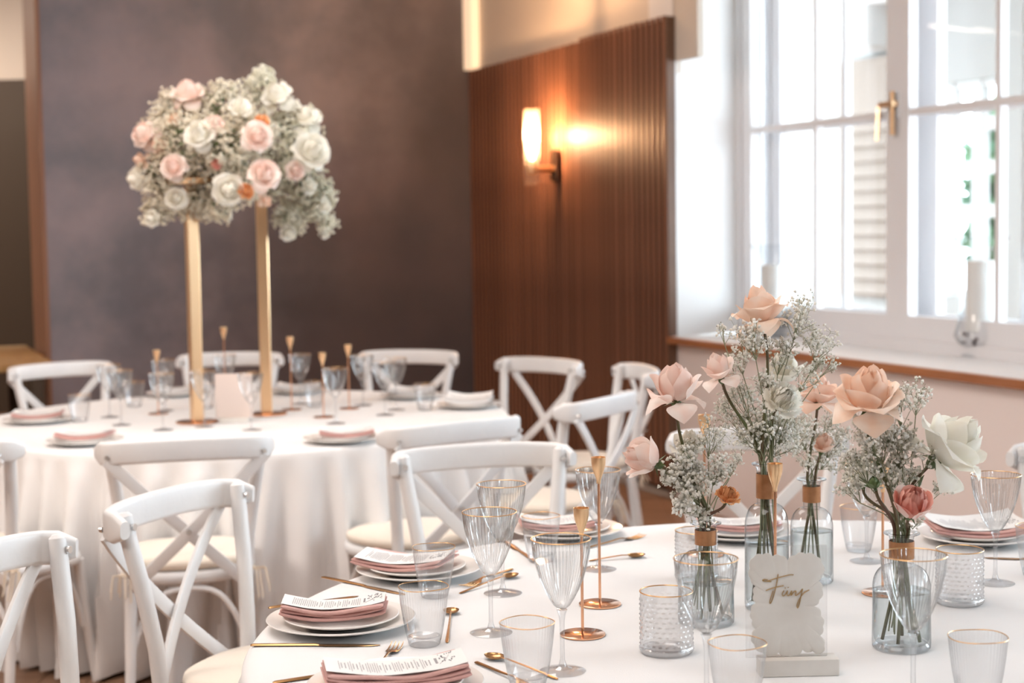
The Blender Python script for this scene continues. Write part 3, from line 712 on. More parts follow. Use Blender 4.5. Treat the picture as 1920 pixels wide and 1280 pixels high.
def seg_frame(a, b_):
    a = P2(*a); b_ = P2(*b_); return a, math.atan2(b_.y - a.y, b_.x - a.x), (b_ - a).length
def flat(mb, pts, z):     # pts: (x, half width, thickness, dz)
    vs = []
    for x, w, th, dz in pts:
        for y, zz in ((-w, th * .4), (-w * .6, th), (w * .6, th), (w, th * .4), (w * .6, 0), (-w * .6, 0)): vs.append((x, y, z + zz + dz))
    n_ = len(pts); fs = [(i * 6 + k, (i + 1) * 6 + k, (i + 1) * 6 + (k + 1) % 6, i * 6 + (k + 1) % 6) for i in range(n_ - 1) for k in range(6)] + [tuple(range(6)), tuple(range(6 * n_ - 1, 6 * n_ - 7, -1))]
    return mb.add(vs, fs)
def knife(a, b_, label, dz=0.0):
    p0, rz, L_ = seg_frame(a, b_); t = thing('table_knife', label, 'knife', p0 + V((0, 0, dz)), rz, 'matt gold knives')
    b = MB(); flat(b, [(0, .0035, .003, 0), (.02 * L_, .0045, .004, 0), (.25 * L_, .0048, .0042, 0), (.5 * L_, .004, .004, 0), (.53 * L_, .0045, .003, 0)], .0004); b.obj('handle', M_cutl, t)
    b = MB(); flat(b, [(.525 * L_, .0048, .0022, 0), (.58 * L_, .008, .0018, 0), (.75 * L_, .009, .0016, 0), (.92 * L_, .007, .0014, 0), (L_, .001, .001, 0)], .0006); b.obj('blade', M_cutl, t)
def spoon(a, b_, label, dz=0.0, k=1):
    "a = bowl centre, b_ = handle end"
    p0, rz, L_ = seg_frame(a, b_); t = thing('teaspoon', label, 'spoon', p0 + V((0, 0, dz)), rz, 'matt gold teaspoons')
    b = MB(); r_ = .0155 * k
    b.grid(16, 8, lambda u, v: (-(1.35 * r_ * math.cos(2 * PI * u) * math.sin(v * PI / 2)), r_ * math.sin(2 * PI * u) * math.sin(v * PI / 2), .0078 - .0070 * math.cos(v * PI / 2) ** 1.2))
    b.grid(16, 8, lambda u, v: (-(1.28 * r_ * math.cos(2 * PI * u) * math.sin(v * PI / 2)), r_ * .95 * math.sin(-2 * PI * u) * math.sin(v * PI / 2), .0080 - .0062 * math.cos(v * PI / 2) ** 1.2))
    b.obj('bowl', M_cutl, t, 60)
    b = MB(); x0 = r_ * 1.25; flat(b, [(x0, .0028, .002, .006), (x0 + .015, .0018, .0022, .0065), (x0 + (L_ - x0) * .5, .0022, .0024, .004), (L_ * .95, .0038, .0024, .0), (L_, .0025, .0018, .0)], .0005); b.obj('handle', M_cutl, t)
def fork(a, b_, label, dz=0.0, k=1):
    "a = tine tips, b_ = handle end"
    p0, rz, L_ = seg_frame(a, b_); t = thing('dinner_fork', label, 'fork', p0 + V((0, 0, dz)), rz, 'matt gold forks')
    for i in range(4):
        y = (-.0105 + .007 * i) * k; b = MB(); b.tube([(0, y, .007), (.012 * k, y, .0035), (.03 * k, y, .0015), (.045 * k, y * .9, .0025)], [.0006, .0012, .0014, .0016], 6); b.obj('tine', M_cutl, t)
    b = MB(); flat(b, [(.042 * k, .012 * k, .002, .001), (.055 * k, .0115 * k, .002, .002), (.068 * k, .004, .0025, .005), (.08 * k, .0022, .0025, .006), (L_ * .6, .003, .003, .003), (L_, .0042, .003, 0)], .0005); b.obj('handle', M_cutl, t)
knife((470, 1211), (713, 1210), 'gold knife lying in front of the plate beside the left tumbler')
knife((504, 1141), (672, 1118), 'gold knife half hidden behind the folded napkin on the left plate')
knife((604, 1083), (760, 1115), 'gold knife angled between the two left place settings')
knife((512, 1282), (768, 1243), 'gold knife behind the plate at the bottom edge')
fork((746, 1209), (650, 1330), 'gold fork with its tines showing beside the bottom plate')
knife((1004, 1054), (945, 1014), 'gold knife behind the wine glasses beside the far plate')
knife((1990, 1052), (1845, 1046), 'gold knife in front of the plate at the right')
spoon((846, 1150), (838, 1205), 'gold teaspoon standing out to the right of the left tumbler')
spoon((957, 1083), (862, 1113), 'gold teaspoon left of the wine glass stems')
fork((868, 1103), (960, 1068), 'gold fork lying beside the teaspoon behind the front wine glass')
spoon((927, 1236), (1045, 1274), 'gold teaspoon beside the tumbler at the bottom edge')
fork((1012, 1300), (893, 1243), 'thin gold fork handle in front of the bottom teaspoon')
spoon((1193, 1045), (1105, 1052), 'gold teaspoon behind the taller candle holder')
fork((1206, 1006), (1100, 1028), 'gold fork by the far plate, left of the hobnail glass')

# number card in its acrylic stand
cb = P2(1492, 1262)
cd_ = thing('number_card_stand', 'clear acrylic stand holding the number card', 'stand', (cb.x, cb.y, TZ), .04)
b = MB(); b.bbox(-.062, .068, -.020, .018, .0, .028, .001); b.obj('stand_block', M_card, cd_)
b = MB(); b.bbox(-.082, .052, .0, .003, .028, .212, .0003); b.obj('acrylic_sheet', M_acr, cd_)
card = thing('number_card', 'torn-edge cream card lettered Fünf in gold script', 'sign', (cb.x, cb.y, TZ), .04)
OUT = [(690, 575), (740, 560), (800, 572), (845, 570), (885, 600), (930, 570), (990, 562), (1050, 580), (1085, 620), (1082, 690), (1062, 720), (1085, 770), (1068, 830), (1040, 865), (1078, 925), (1088, 985), (1070, 1040), (1097, 1100), (1080, 1142), (1030, 1128), (970, 1120), (920, 1150), (880, 1150), (830, 1130), (790, 1150), (740, 1130), (690, 1080), (678, 1030), (700, 990), (680, 940), (674, 890), (700, 840), (690, 790), (702, 740), (672, 700), (668, 640)]
SC = .85 / 2977.
def cp(x, y): return ((x - 868) * SC - .018, (1155 - y) * SC + .029)
poly = []
rr = random.Random(3)
for i, (x, y) in enumerate(OUT):
    x2, y2 = OUT[(i + 1) % len(OUT)]; dx, dy = x2 - x, y2 - y
    for u in (0, .25, .5, .75):
        h = math.sin(PI * u) * .22; poly.append((x + dx * u + dy * h, y + dy * u - dx * h))
b = MB(); c2 = [cp(*q) for q in poly]; n_ = len(c2); cx_, cz_ = cp(878, 860)
vs = [(cx_, -.0015, cz_)] + [(cx_ + (x - cx_) * k, yy, cz_ + (z - cz_) * k) for k, yy in ((.5, -.0021), (.93, -.0020), (1.0, -.0010), (1.0, -.0002)) for x, z in c2]
fs = [(0, 1 + k, 1 + (k + 1) % n_) for k in range(n_)] + [(1 + j * n_ + k, 1 + (j + 1) * n_ + k, 1 + (j + 1) * n_ + (k + 1) % n_, 1 + j * n_ + (k + 1) % n_) for j in range(3) for k in range(n_)]
b.add(vs, [f[::-1] for f in fs]); b.obj('torn_card', M_card, card, 60)
ST = [[(829, 675), (822, 720), (808, 780), (793, 828), (781, 843), (783, 822), (800, 770)], [(770, 706), (748, 703), (741, 711), (765, 715), (790, 717)], [(768, 714), (800, 703), (850, 690), (895, 680), (918, 681)], [(758, 768), (790, 757), (830, 747), (861, 742)],
      [(863, 770), (853, 788), (855, 800), (868, 796), (884, 772), (880, 792), (886, 801), (897, 793), (907, 772), (903, 801), (917, 782), (929, 774), (932, 780), (928, 799), (938, 798), (958, 780), (968, 764)],
      [(970, 763), (962, 800), (951, 850), (942, 873), (937, 862), (946, 832), (966, 800), (985, 782), (1008, 770)], [(869, 755), (870, 758)], [(887, 751), (888, 754)]]
b = MB()
for s_ in ST:
    P = []
    for i in range(len(s_) - 1):
        p0, p1, p2_, p3 = s_[max(i - 1, 0)], s_[i], s_[i + 1], s_[min(i + 2, len(s_) - 1)]
        for u in (0, .25, .5, .75):
            P.append(tuple(.5 * ((2 * p1[q]) + (-p0[q] + p2_[q]) * u + (2 * p0[q] - 5 * p1[q] + 4 * p2_[q] - p3[q]) * u * u + (-p0[q] + 3 * p1[q] - 3 * p2_[q] + p3[q]) * u ** 3) for q in (0, 1)))
    P.append(s_[-1]); b.tube([(cp(*q)[0], -.0026, cp(*q)[1]) for q in P], .00085 if len(s_) > 2 else .0012, 6)
b.obj('gold_script', M_goldink, card)

# ------------------------------------------------------------------ bottles
def bottle(px, py, Rb, H, rn, rl, label, flute=0, water=.5, shoulder=.62, band=(.72, .84)):
    c = P2(px, py); t = thing('flower_bottle', label, 'vase', c, 0, 'glass bottles with copper neck bands')
    sh = H * shoulder; nz = H * .72
    prof = [(Rb * .93, .0), (Rb * .99, .004), (Rb, .012), (Rb * .985, sh * .5), (Rb * .985, sh * .85)]
    for i in range(1, 9):
        a = PI / 2 * i / 8; prof.append((rn + (Rb * .985 - rn) * math.cos(a) ** .9, sh * .85 + (nz - sh * .85) * math.sin(a)))
    prof += [(rn, H * .80), (rn, H * .93), (rn * 1.05, H * .965), (rl * .8, H * .985), (rl, H * .99), (rl, H), (rl * .75, H * 1.002), (rn * .95, H * .99)]
    b = MB(); md = (lambda k, j, z: 1 + (flute * (1 if k % 2 else -1) if .01 < z < nz * .97 else 0)) if flute else None
    b.lathe(prof, 72, mod=md); b.obj('glass_body', M_bottle, t, 75)
    b = MB(); b.lathe([(0, .001), (Rb * .9, .001), (Rb * .95, .006), (Rb * .86, .011), (0, .007)], 48); b.obj('thick_base', M_foot, t)
    b = MB(); b.lathe([(rn + .0008, H * band[0] + .012), (rn + .0016, H * band[0] + .0122), (rn + .0017, H * .93), (rn + .0008, H * .93)], 40); b.obj('copper_band', M_band, t)
    wz = H * water; b = MB(); rw = Rb * .955
    b.lathe([(rw * .93, .012), (rw, .02), (rw, wz), (rw * .97, wz - .0008), (0, wz - .0008)], 56); b.obj('water', M_water, t)
    t['h'] = H; return c, H, rn, Rb
B1 = bottle(1324, 1167, .052, .188, .0185, .029, 'squat bottle with copper band holding the pale peach rose, leftmost', water=.42)
B2 = bottle(1438, 1140, .042, .281, .0185, .028, 'tallest ribbed bottle with copper band, behind the number card', flute=.008, water=.46, shoulder=.66)
B3 = bottle(1522, 1090, .044, .214, .017, .030, 'rounded bottle with copper band just right of the tallest bottle', water=.50)
B4 = bottle(1690, 1214, .050, .202, .020, .031, 'rightmost squat bottle holding the coral garden rose', flute=.004, water=.50)
for k_ in bpy.data.objects:
    if 'h' in k_: del k_['h']

# ================================================================== FLOWERS
def frame_to(axis, spin=0):
    return V(axis).normalized().to_track_quat('Z', 'Y').to_matrix().to_4x4() @ Matrix.Rotation(spin, 4, 'Z')
PROF = {0: ((.0, .0), (.42, .2), (.42, 1.0), (.08, 1.42)), 1: ((0, 0), (.55, .12), (.56, .95), (.26, 1.40)), 2: ((0, -.02), (.68, .05), (.68, .80), (.50, 1.22)),
        3: ((0, -.03), (.80, .0), (.76, .78), (.96, .98)), 4: ((0, -.05), (.82, -.05), (.98, .72), (1.22, .44)), 5: ((0, -.06), (.72, -.10), (1.06, .14), (1.18, -.46))}
def petal_mesh(layer, az, half, S, mat_, rr, tip=.5, nu=8, nv=8, ruf=0):
    b = MB(); P = PROF[layer]; tw = rr.uniform(-.12, .12); wj = rr.uniform(.9, 1.1); hj = rr.uniform(.92, 1.06); ph = rr.uniform(0, 6)
    def fn(u, v):
        uu = 2 * u - 1; v2 = v * (1 - .16 * abs(uu) ** 2.5 * (1 if layer > 1 else .5)); v2 += tip * .14 * v ** 3 * max(0, 1 - abs(uu) * 2.6)
        r_, z = bez(P, min(v2, 1.12)); w = min(1, (v + .03) ** .45) * (1 - .30 * max(0, (v - .6) / .4) ** 2)
        th = az + uu * half * w * wj + tw * v
        if layer >= 2: r_ += .07 * abs(uu) ** 3 * v; z -= (.06 if layer < 4 else -.10) * abs(uu) ** 2 * v
        if ruf: r_ += ruf * math.sin(uu * 14 + ph) * v * v; z += ruf * .6 * math.cos(uu * 17 + ph) * v * v
        r_ += .02 * math.sin(uu * 4 + ph) * v; z *= hj
        return (S * r_ * math.cos(th), S * r_ * math.sin(th), S * z)
    b.grid(nu, nv, fn); return b
def calyx(b, S, rr):
    b.lathe([(.03 * S, -.42 * S), (.13 * S, -.34 * S), (.20 * S, -.18 * S), (.19 * S, -.03 * S), (.10 * S, .02 * S)], 12)
    for i in range(5):
        a = i * 2 * PI / 5; c, s_ = math.cos(a), math.sin(a)
        b.add([(S * (.18 * c - .09 * s_), S * (.18 * s_ + .09 * c), -.1 * S), (S * (.18 * c + .09 * s_), S * (.18 * s_ - .09 * c), -.1 * S), (S * .55 * c, S * .55 * s_, -.28 * S)], [(0, 1, 2)])
SETS = {'open': [(0, 3, 1.5), (1, 4, 1.1), (2, 4, 1.0), (3, 4, .95), (4, 4, .85), (5, 3, .75)],
        'droop': [(0, 3, 1.5), (1, 4, 1.1), (2, 4, 1.1), (3, 2, 1.0), (4, 2, .8), (5, 4, .75)],
        'bud': [(0, 3, 1.5), (1, 4, 1.2), (2, 4, 1.1), (3, 3, 1.0), (4, 1, .8)],
        'garden': [(0, 5, .9), (1, 8, .55), (2, 7, .6), (3, 5, .75), (3, 4, .8)],
        'big': [(0, 3, 1.5), (1, 4, 1.1), (2, 4, 1.0), (3, 4, .95), (4, 5, .85), (5, 4, .8)]}
def stem_pts(base, mouth, bott, axis, S, bend=.02):
    P0 = base - V(axis).normalized() * S * .38; P1 = mouth; out = []
    c1 = P0 - V(axis).normalized() * (P0 - P1).length * .35; c2_ = P1 + V((0, 0, (P0 - P1).length * .3)) + (P0 - P1) * .12
    for i in range(11): out.append(V(bez((P0, c1, c2_, P1), i / 10)))
    out.append((P1 + bott) / 2 + V((R.uniform(-.004, .004), 0, 0))); out.append(bott); return out
def mouth_of(B, k=0):
    c, H, rn, Rb = B; a = R.uniform(0, 6.28); q = rn * .55
    m_ = V((c.x + q * math.cos(a), c.y + q * math.sin(a), c.z + H)); a += PI + R.uniform(-.5, .5)
    return m_, V((c.x + Rb * .65 * math.cos(a), c.y + Rb * .65 * math.sin(a), c.z + .014))
def rose(px, py, Y, axis, S, style, pm, B, label, spin=0, seed=1, cat='flower', name='rose', leaf=False, grp=None, mo=None):
    rr = random.Random(seed); base = aty(px, py, Y); Mx = Matrix.Translation(base) @ frame_to(axis, spin)
    t = bpy.data.objects.new(name, None); col.objects.link(t); t.matrix_world = Mx; tag(t, label, cat, grp); t.empty_display_size = .03
    if style == 'carnation':
        for l, (ly, n_, h_) in enumerate([(0, 4, 1.0), (1, 7, .7), (2, 9, .55), (3, 9, .5), (4, 7, .5)]):
            for i in range(n_):
                b = petal_mesh(ly, i * 2 * PI / n_ + l * .7 + rr.uniform(-.2, .2), h_, S, pm, rr, 0, 12, 6, ruf=.055); b.obj('petal', pm, t, 180)
    else:
        for l, (ly, n_, h_) in enumerate(SETS[style]):
            for i in range(n_):
                b = petal_mesh(ly, i * 2 * PI / n_ + l * .9 + rr.uniform(-.18, .18), h_, S * (1 - .05 * (style == 'garden' and ly == 3 and l == 3)), pm, rr, .5 if style != 'garden' else 0, ruf=.03 if style == 'garden' and ly < 3 else 0)
                b.obj('petal', M_roseB if (style == 'garden' and l == 4) else pm, t, 180)
    b = MB(); calyx(b, S, rr); b.obj('sepals', M_green, t, 60)
    if B is not None:
        m_, bt = mouth_of(B); pts = stem_pts(base, m_, bt, axis, S); inv = Mx.inverted()
        b = MB(); b.tube(pts, [.0028] * 5 + [.0031] * (len(pts) - 5), 8)
        for i in (2, 4, 6, 8):     # thorns
            q = pts[i]; a = rr.uniform(0, 6); d = V((math.cos(a), math.sin(a), -.3)) * .007; b.tube([q, q + d], [.0018, .0003], 5)
        b.obj('stem', M_stem, t, True, inv)
        if leaf:
            q = pts[7] if leaf is True else pts[leaf]; dirn = V((.045, .0, .07)); b = MB()
            b.grid(4, 8, lambda u, v: tuple(q + dirn * v + V(((u - .5) * .016 * math.sin(PI * min(1, v * .9 + .08)), abs(u - .5) * .006, 0)))); b.obj('leaf', M_green, t, True, inv)
    return t
Y1, Y2, Y3, Y4 = B1[0].y, B2[0].y, B3[0].y, B4[0].y
rose(1268, 750, Y1 - .01, (-.05, -.22, 1), .047, 'droop', M_roseB, B1, 'pale peach rose with drooping outer petals, leftmost of the tall stems', .6, 11)
rose(1228, 868, Y1 - .03, (-.80, -.25, .45), .043, 'bud', M_roseB, B1, 'blush pink rose leaning out to the far left', .2, 12)
rose(1362, 938, Y1 - .04, (.22, -.45, .85), .020, 'carnation', M_roseO, B1, 'small orange carnation with a green calyx', 0, 13, name='carnation')
rose(1292, 850, Y1 + .06, (.0, -.3, 1), .032, 'bud', M_roseW, B1, 'cream rose half hidden in the left gypsophila', 0, 14)
rose(1430, 604, Y2 - .02, (-.16, .18, 1), .046, 'big', M_roseA, B2, 'topmost peach rose above the tallest bottle', .9, 15)
rose(1352, 708, Y2 - .01, (-.25, -.05, .95), .033, 'droop', M_roseB, B2, 'small blush rose dotted with gypsophila, upper left', 2.2, 16)
rose(1462, 758, Y2 - .04, (.25, -.75, .55), .033, 'carnation', M_roseW, B2, 'cream carnation in the middle of the bouquet', 0, 17, name='carnation')
rose(1468, 715, Y2 + .08, (.1, -.1, 1), .040, 'bud', M_roseW, B2, 'cream rose behind the cream carnation', 0, 18)
rose(1533, 754, Y3 - .0, (.08, .05, 1), .040, 'big', M_roseD, B3, 'apricot rose between the carnation and the big peach rose', .4, 19)
rose(1540, 845, Y3 + .02, (.2, -.3, 1), .026, 'bud', M_roseD, B3, 'small pink rosebud low between two bottles', 0, 20)
rose(1628, 763, Y4 - .02, (-.03, -.36, .93), .050, 'big', M_roseA, B4, 'largest peach rose right of centre', .2, 21)
rose(1758, 858, Y4 + .02, (.66, -.15, .68), .060, 'big', M_roseW, B4, 'large cream white rose leaning to the right', .9, 22, leaf=8)
rose(1706, 962, Y4 - .05, (.06, -.55, .84), .037, 'garden', M_roseP, B4, 'coral pink garden rose low in front of the right bottle', 0, 23)
rose(1618, 905, Y4 + .07, (-.1, -.3, 1), .030, 'bud', M_roseW, B4, 'pale cream rose low behind the right gypsophila', 0, 24)
rose(1641, 915, Y4 - .03, (-.25, -.1, 1), .014, 'bud', M_green, B4, 'closed green rosebud left of the coral rose', 0, 25, name='rosebud')

BL = None
def blossom(b, c, s, rr):
    # tiny double flower: crumpled low-poly ball
    a0 = rr.uniform(0, 6); ax = V((rr.gauss(0, 1), rr.gauss(0, 1), rr.gauss(0, 1))).normalized(); u_ = ax.orthogonal().normalized(); w_ = ax.cross(u_); n_ = 6
    vs = [c - ax * s * .45]; 
    for k in range(n_):
        t_ = a0 + 2 * PI * k / n_; vs.append(c + (u_ * math.cos(t_) + w_ * math.sin(t_)) * s * (1.05 if k % 2 else .72) + ax * s * rr.uniform(-.15, .25))
    for k in range(n_):
        t_ = a0 + .5 + 2 * PI * k / n_; vs.append(c + (u_ * math.cos(t_) + w_ * math.sin(t_)) * s * (.62 if k % 2 else .40) + ax * s * rr.uniform(.35, .6))
    vs.append(c + ax * s * .45)
    fs = [(0, 1 + (k + 1) % n_, 1 + k) for k in range(n_)] + [(1 + k, 1 + (k + 1) % n_, 7 + k) for k in range(n_)] + [(7 + k, 1 + (k + 1) % n_, 7 + (k + 1) % n_) for k in range(n_)] + [(13, 7 + k, 7 + (k + 1) % n_) for k in range(n_)]
    b.add(vs, fs)
def budm(b, c, s):
    b.add([c + V((s, 0, 0)), c + V((-s, 0, 0)), c + V((0, s, 0)), c + V((0, -s, 0)), c + V((0, 0, s * 1.2)), c + V((0, 0, -s * 1.2))], [(0, 2, 4), (2, 1, 4), (1, 3, 4), (3, 0, 4), (2, 0, 5), (1, 2, 5), (3, 1, 5), (0, 3, 5)])
def gyp(B, clusters, label, seed, dens=1):
    "clusters: (px, py, dY, rpx, n, big)"
    rr = random.Random(seed); c, H, rn, Rb = B; Yb = c.y
    t = thing('gypsophila_bunch', label, 'flower', c, 0, 'bunches of white gypsophila'); inv = Matrix.Translation(c).inverted()
    st, bl, bu = MB(), MB(), MB(); mouth = V((c.x, c.y, c.z + H))
    for (px, py, dY, rp, n_, big) in clusters:
        C0 = aty(px, py, Yb + dY); rad = rp * (Yb + dY) / F
        m_ = mouth + V((rr.uniform(-.6, .6) * rn, rr.uniform(-.6, .6) * rn, 0)); dist = (C0 - m_).length
        hub = C0 + (m_ - C0) * min(.6, rad * 1.1 / max(dist, .01))
        mid = m_ + (hub - m_) * .5 + V((0, 0, .02)) + V((rr.uniform(-.008, .008), rr.uniform(-.008, .008), 0))
        bt = V((c.x + rr.uniform(-.5, .5) * Rb, c.y + rr.uniform(-.5, .5) * Rb, c.z + .03))
        st.tube([bt, m_, V(bez((m_, m_ + (mid - m_) * .5, mid, hub), .5)), hub], [.0014, .0013, .0011, .0009], 5)
        nb = max(4, int(n_ / 7)); left = int(n_ * dens * 1.9)
        for k in range(nb):
            d = V((rr.gauss(0, 1), rr.gauss(0, 1), rr.gauss(0, .9) + .25)).normalized(); tip_ = C0 + d * rad * rr.uniform(.45, 1.0)
            mp_ = hub + (tip_ - hub) * .5 + V((rr.uniform(-1, 1), rr.uniform(-1, 1), rr.uniform(0, 1))) * rad * .12
            st.tube([hub, mp_, tip_], [.0007, .0005, .0004], 4, False)
            m2 = max(2, left // nb)
            for q in range(m2):
                e = mp_ + (tip_ - mp_) * rr.uniform(.2, 1); f_ = e + V((rr.gauss(0, 1), rr.gauss(0, 1), rr.gauss(0, 1) + .4)).normalized() * rad * rr.uniform(.12, .48)
                st.tube([e, f_], [.00028, .0002], 3, False)
                if rr.random() < .84: blossom(bl, f_, rr.uniform(.0031, .0050) * big, rr)
                else: budm(bu, f_, rr.uniform(.0011, .0017))
    tag(st.obj('stems', M_gypst, t, True, inv), kind='stuff'); tag(bl.obj('blossoms', M_gyp, t, 180, inv), kind='stuff'); tag(bu.obj('closed_buds', M_bud, t, 180, inv), kind='stuff')
gyp(B1, [(1290, 850, 0, 42, 110, 1.1), (1330, 815, .03, 42, 80, .9), (1265, 890, -.02, 34, 90, 1.3), (1300, 910, -.02, 40, 120, 1.25), (1340, 870, 0, 38, 80, 1), (1262, 950, -.03, 26, 40, 1.4), (1310, 965, -.01, 30, 60, 1.1), (1375, 880, .03, 22, 20, .8), (1390, 860, .05, 26, 24, .8)], 'gypsophila bunch in the leftmost bottle', 31)
gyp(B2, [(1500, 590, 0, 45, 90, .95), (1545, 640, 0, 40, 80, .9), (1410, 625, -.05, 48, 90, 1.1), (1380, 660, .02, 40, 60, .9), (1460, 660, 0, 40, 80, 1), (1520, 690, 0, 45, 70, .9), (1390, 740, .02, 45, 110, .9), (1430, 790, 0, 45, 130, 1), (1480, 800, .02, 42, 110, 1), (1365, 780, .03, 40, 80, .8), (1440, 720, -.02, 40, 90, 1), (1400, 820, .0, 40, 80, 1), (1555, 680, .02, 30, 35, .8), (1350, 620, .03, 25, 20, .8), (1475, 840, .0, 30, 60, .9)], 'tall loose gypsophila bunch rising from the tallest bottle', 32)
gyp(B3, [(1500, 800, 0, 42, 90, .9), (1545, 800, .04, 42, 100, .9), (1575, 830, .03, 36, 70, .9), (1510, 850, 0, 34, 60, .9), (1565, 860, .03, 32, 50, .9)], 'gypsophila bunch in the rounded bottle behind the card', 33)
gyp(B4, [(1690, 750, 0, 50, 90, .9), (1720, 740, .02, 36, 45, .8), (1640, 820, -.02, 50, 130, 1), (1690, 830, 0, 48, 140, 1.05), (1600, 870, .02, 42, 90, 1), (1660, 880, 0, 42, 100, 1), (1700, 890, .03, 40, 80, .9), (1745, 850, 0, 30, 30, .8), (1765, 920, .0, 32, 34, .8), (1580, 920, .03, 36, 50, .9), (1610, 800, 0, 34, 60, .9), (1720, 980, -.02, 22, 12, .8)], 'gypsophila bunch in the rightmost bottle', 34)

# ================================================================== REAR TABLE
def gold_stand(px, py, topz, label, deco):
    c = P2(px, py); t = thing('tall_flower_stand', label, 'stand', c, .5 if deco else .2, 'tall gold flower stands on the rear table')
    b = MB(); b.lathe([(0, 0), (.080, 0), (.082, .002), (.082, .006), (.079, .008), (0, .008)], 48); b.obj('base_disc', M_cop, t)
    b = MB(); b.bbox(-.022, .022, -.022, .022, .008, topz - TZ, .003); b.obj('post', M_gold, t)
    b = MB(); b.lathe([(0, 0), (.09, 0), (.11, .02), (.10, .03), (0, .03)], 32, (0, 0, topz - TZ)); b.obj('top_bowl', M_gold, t)
    return c
sA_ = gold_stand(370, 792, 1.68, 'tall gold stand in front, carrying the larger flower ball', 1)
sB_ = gold_stand(500, 777, 1.72, 'tall gold stand further right and behind the other', 0)
def rose_mesh(style, S, pm, seed):
    rr = random.Random(seed); b = MB()
    for l, (ly, n_, h_) in enumerate(SETS[style] if style != 'carnation' else [(0, 4, 1.0), (1, 7, .7), (3, 8, .55), (4, 7, .5)]):
        for i in range(n_):
            q = petal_mesh(ly, i * 2 * PI / n_ + l * .9, h_, S, pm, rr, .5, 5, 5, .06 if style == 'carnation' else 0); b.add(q.v, q.f)
    return b.mesh('rose', pm, 180)
RM = {'w': rose_mesh('big', .044, M_roseW, 1), 'b': rose_mesh('big', .046, M_roseB, 2), 'p': rose_mesh('droop', .042, M_roseA, 3), 'o': rose_mesh('carnation', .024, M_roseO, 4), 'c': rose_mesh('carnation', .036, M_roseW, 5), 'r': rose_mesh('carnation', .017, M_roseP, 6)}
def arrangement(name, label, stand, cpx, cpy, Y, blobs, flowers, seed):
    C0 = aty(cpx, cpy, Y); t = thing(name, label, 'flowers', C0, 0, 'flower balls on the tall gold stands'); rr = random.Random(seed)
    b = MB(); g = MB(); st = MB()
    for px, py, rpx, dY, n_ in blobs:
        q = aty(px, py, Y + dY); r_ = rpx * Y / F
        leafball(g, q - C0, r_ * .72, int(n_ * .35), .012, rr)
        for i in range(n_):
            d = V((rr.gauss(0, 1), rr.gauss(0, 1), rr.gauss(0, 1))).normalized(); e = q - C0 + d * r_ * rr.uniform(.55, 1.05)
            st.tube([q - C0 + d * r_ * .4, e], [.0012, .0006], 3, False)
            for j in range(4): blossom(b, e + V((rr.uniform(-1, 1), rr.uniform(-1, 1), rr.uniform(-1, 1))) * .017, rr.uniform(.006, .0095), rr)
    tag(b.obj('gypsophila', M_gypA if seed == 41 else M_gypB, t, 180), kind='stuff'); tag(g.obj('greenery', M_green, t, 180), kind='stuff'); tag(st.obj('sprig_stems', M_gypst, t), kind='stuff')
    for px, py, k, dY, s_ in flowers:
        q = aty(px, py, Y + dY); d = (q - C0); d = (d.normalized() * 1.2 + V((0, -.6, .45)) + V((rr.uniform(-.6, .6), 0, rr.uniform(-.3, .6)))).normalized()
        o = link({'w': 'white_rose', 'b': 'blush_rose', 'p': 'peach_rose', 'o': 'orange_carnation', 'c': 'white_carnation', 'r': 'red_carnation'}[k], RM[k], t)
        o.matrix_basis = Matrix.Translation(q - C0 - V((0, .0, .02)) - d * .015) @ frame_to(d, rr.uniform(0, 6)) @ Matrix.Scale(s_, 4)
    return t
arrangement('flower_arrangement', 'large ball of blush, cream and orange flowers on the left gold stand', sA_, 375, 290, sA_.y,
    [(375, 290, 85, 0, 330), (300, 330, 42, -.03, 130), (330, 215, 48, 0, 150), (420, 200, 50, 0, 150), (440, 330, 55, -.03, 180), (290, 395, 28, -.04, 70), (410, 390, 26, -.05, 60), (470, 250, 50, -.04, 150), (345, 260, 55, -.12, 160), (375, 380, 34, -.02, 90), (340, 385, 30, 0, 70), (420, 270, 50, -.14, 150), (300, 250, 40, 0, 90)],
    [(352, 168, 'b', -.05, 1.15), (450, 192, 'c', -.14, 1.05), (272, 244, 'b', -.08, 1.0), (300, 262, 'p', -.10, .8), (374, 243, 'w', -.22, 1.1), (402, 222, 'b', -.20, .7), (482, 245, 'b', -.2, 1.05), (263, 290, 'p', -.05, .7), (258, 325, 'w', -.05, .9), (325, 302, 'b', -.2, .9), (405, 297, 'r', -.2, 1.0), (428, 345, 'w', -.2, 1.15), (461, 348, 'o', -.2, 1.1), (495, 318, 'b', -.2, 1.1), (492, 214, 'o', -.15, 1.0), (330, 362, 'w', -.15, .8), (500, 366, 'p', -.15, .55), (328, 213, 'o', -.12, 1.0), (285, 400, 'c', -.1, .8)], 41)
arrangement('flower_arrangement', 'cooler white and green flower ball on the right gold stand, behind the other', sB_, 535, 290, sB_.y + .02,
    [(500, 345, 36, 0, 100), (530, 270, 70, 0, 260), (490, 165, 34, 0, 110), (560, 330, 55, 0, 200), (590, 385, 34, 0, 110), (545, 410, 32, 0, 100), (610, 420, 18, 0, 40), (560, 240, 45, 0, 120), (605, 360, 26, 0, 60), (490, 140, 14, 0, 25)],
    [(520, 172, 'w', -.08, 1.2), (545, 190, 'c', -.05, 1.0), (574, 215, 'w', -.05, 1.15), (582, 275, 'w', -.12, 1.45), (592, 258, 'c', -.08, 1.0), (555, 310, 'b', -.15, .7), (580, 340, 'c', -.1, .8), (610, 378, 'c', -.05, .7), (540, 428, 'c', -.05, .8), (612, 432, 'c', 0, .5)], 42)
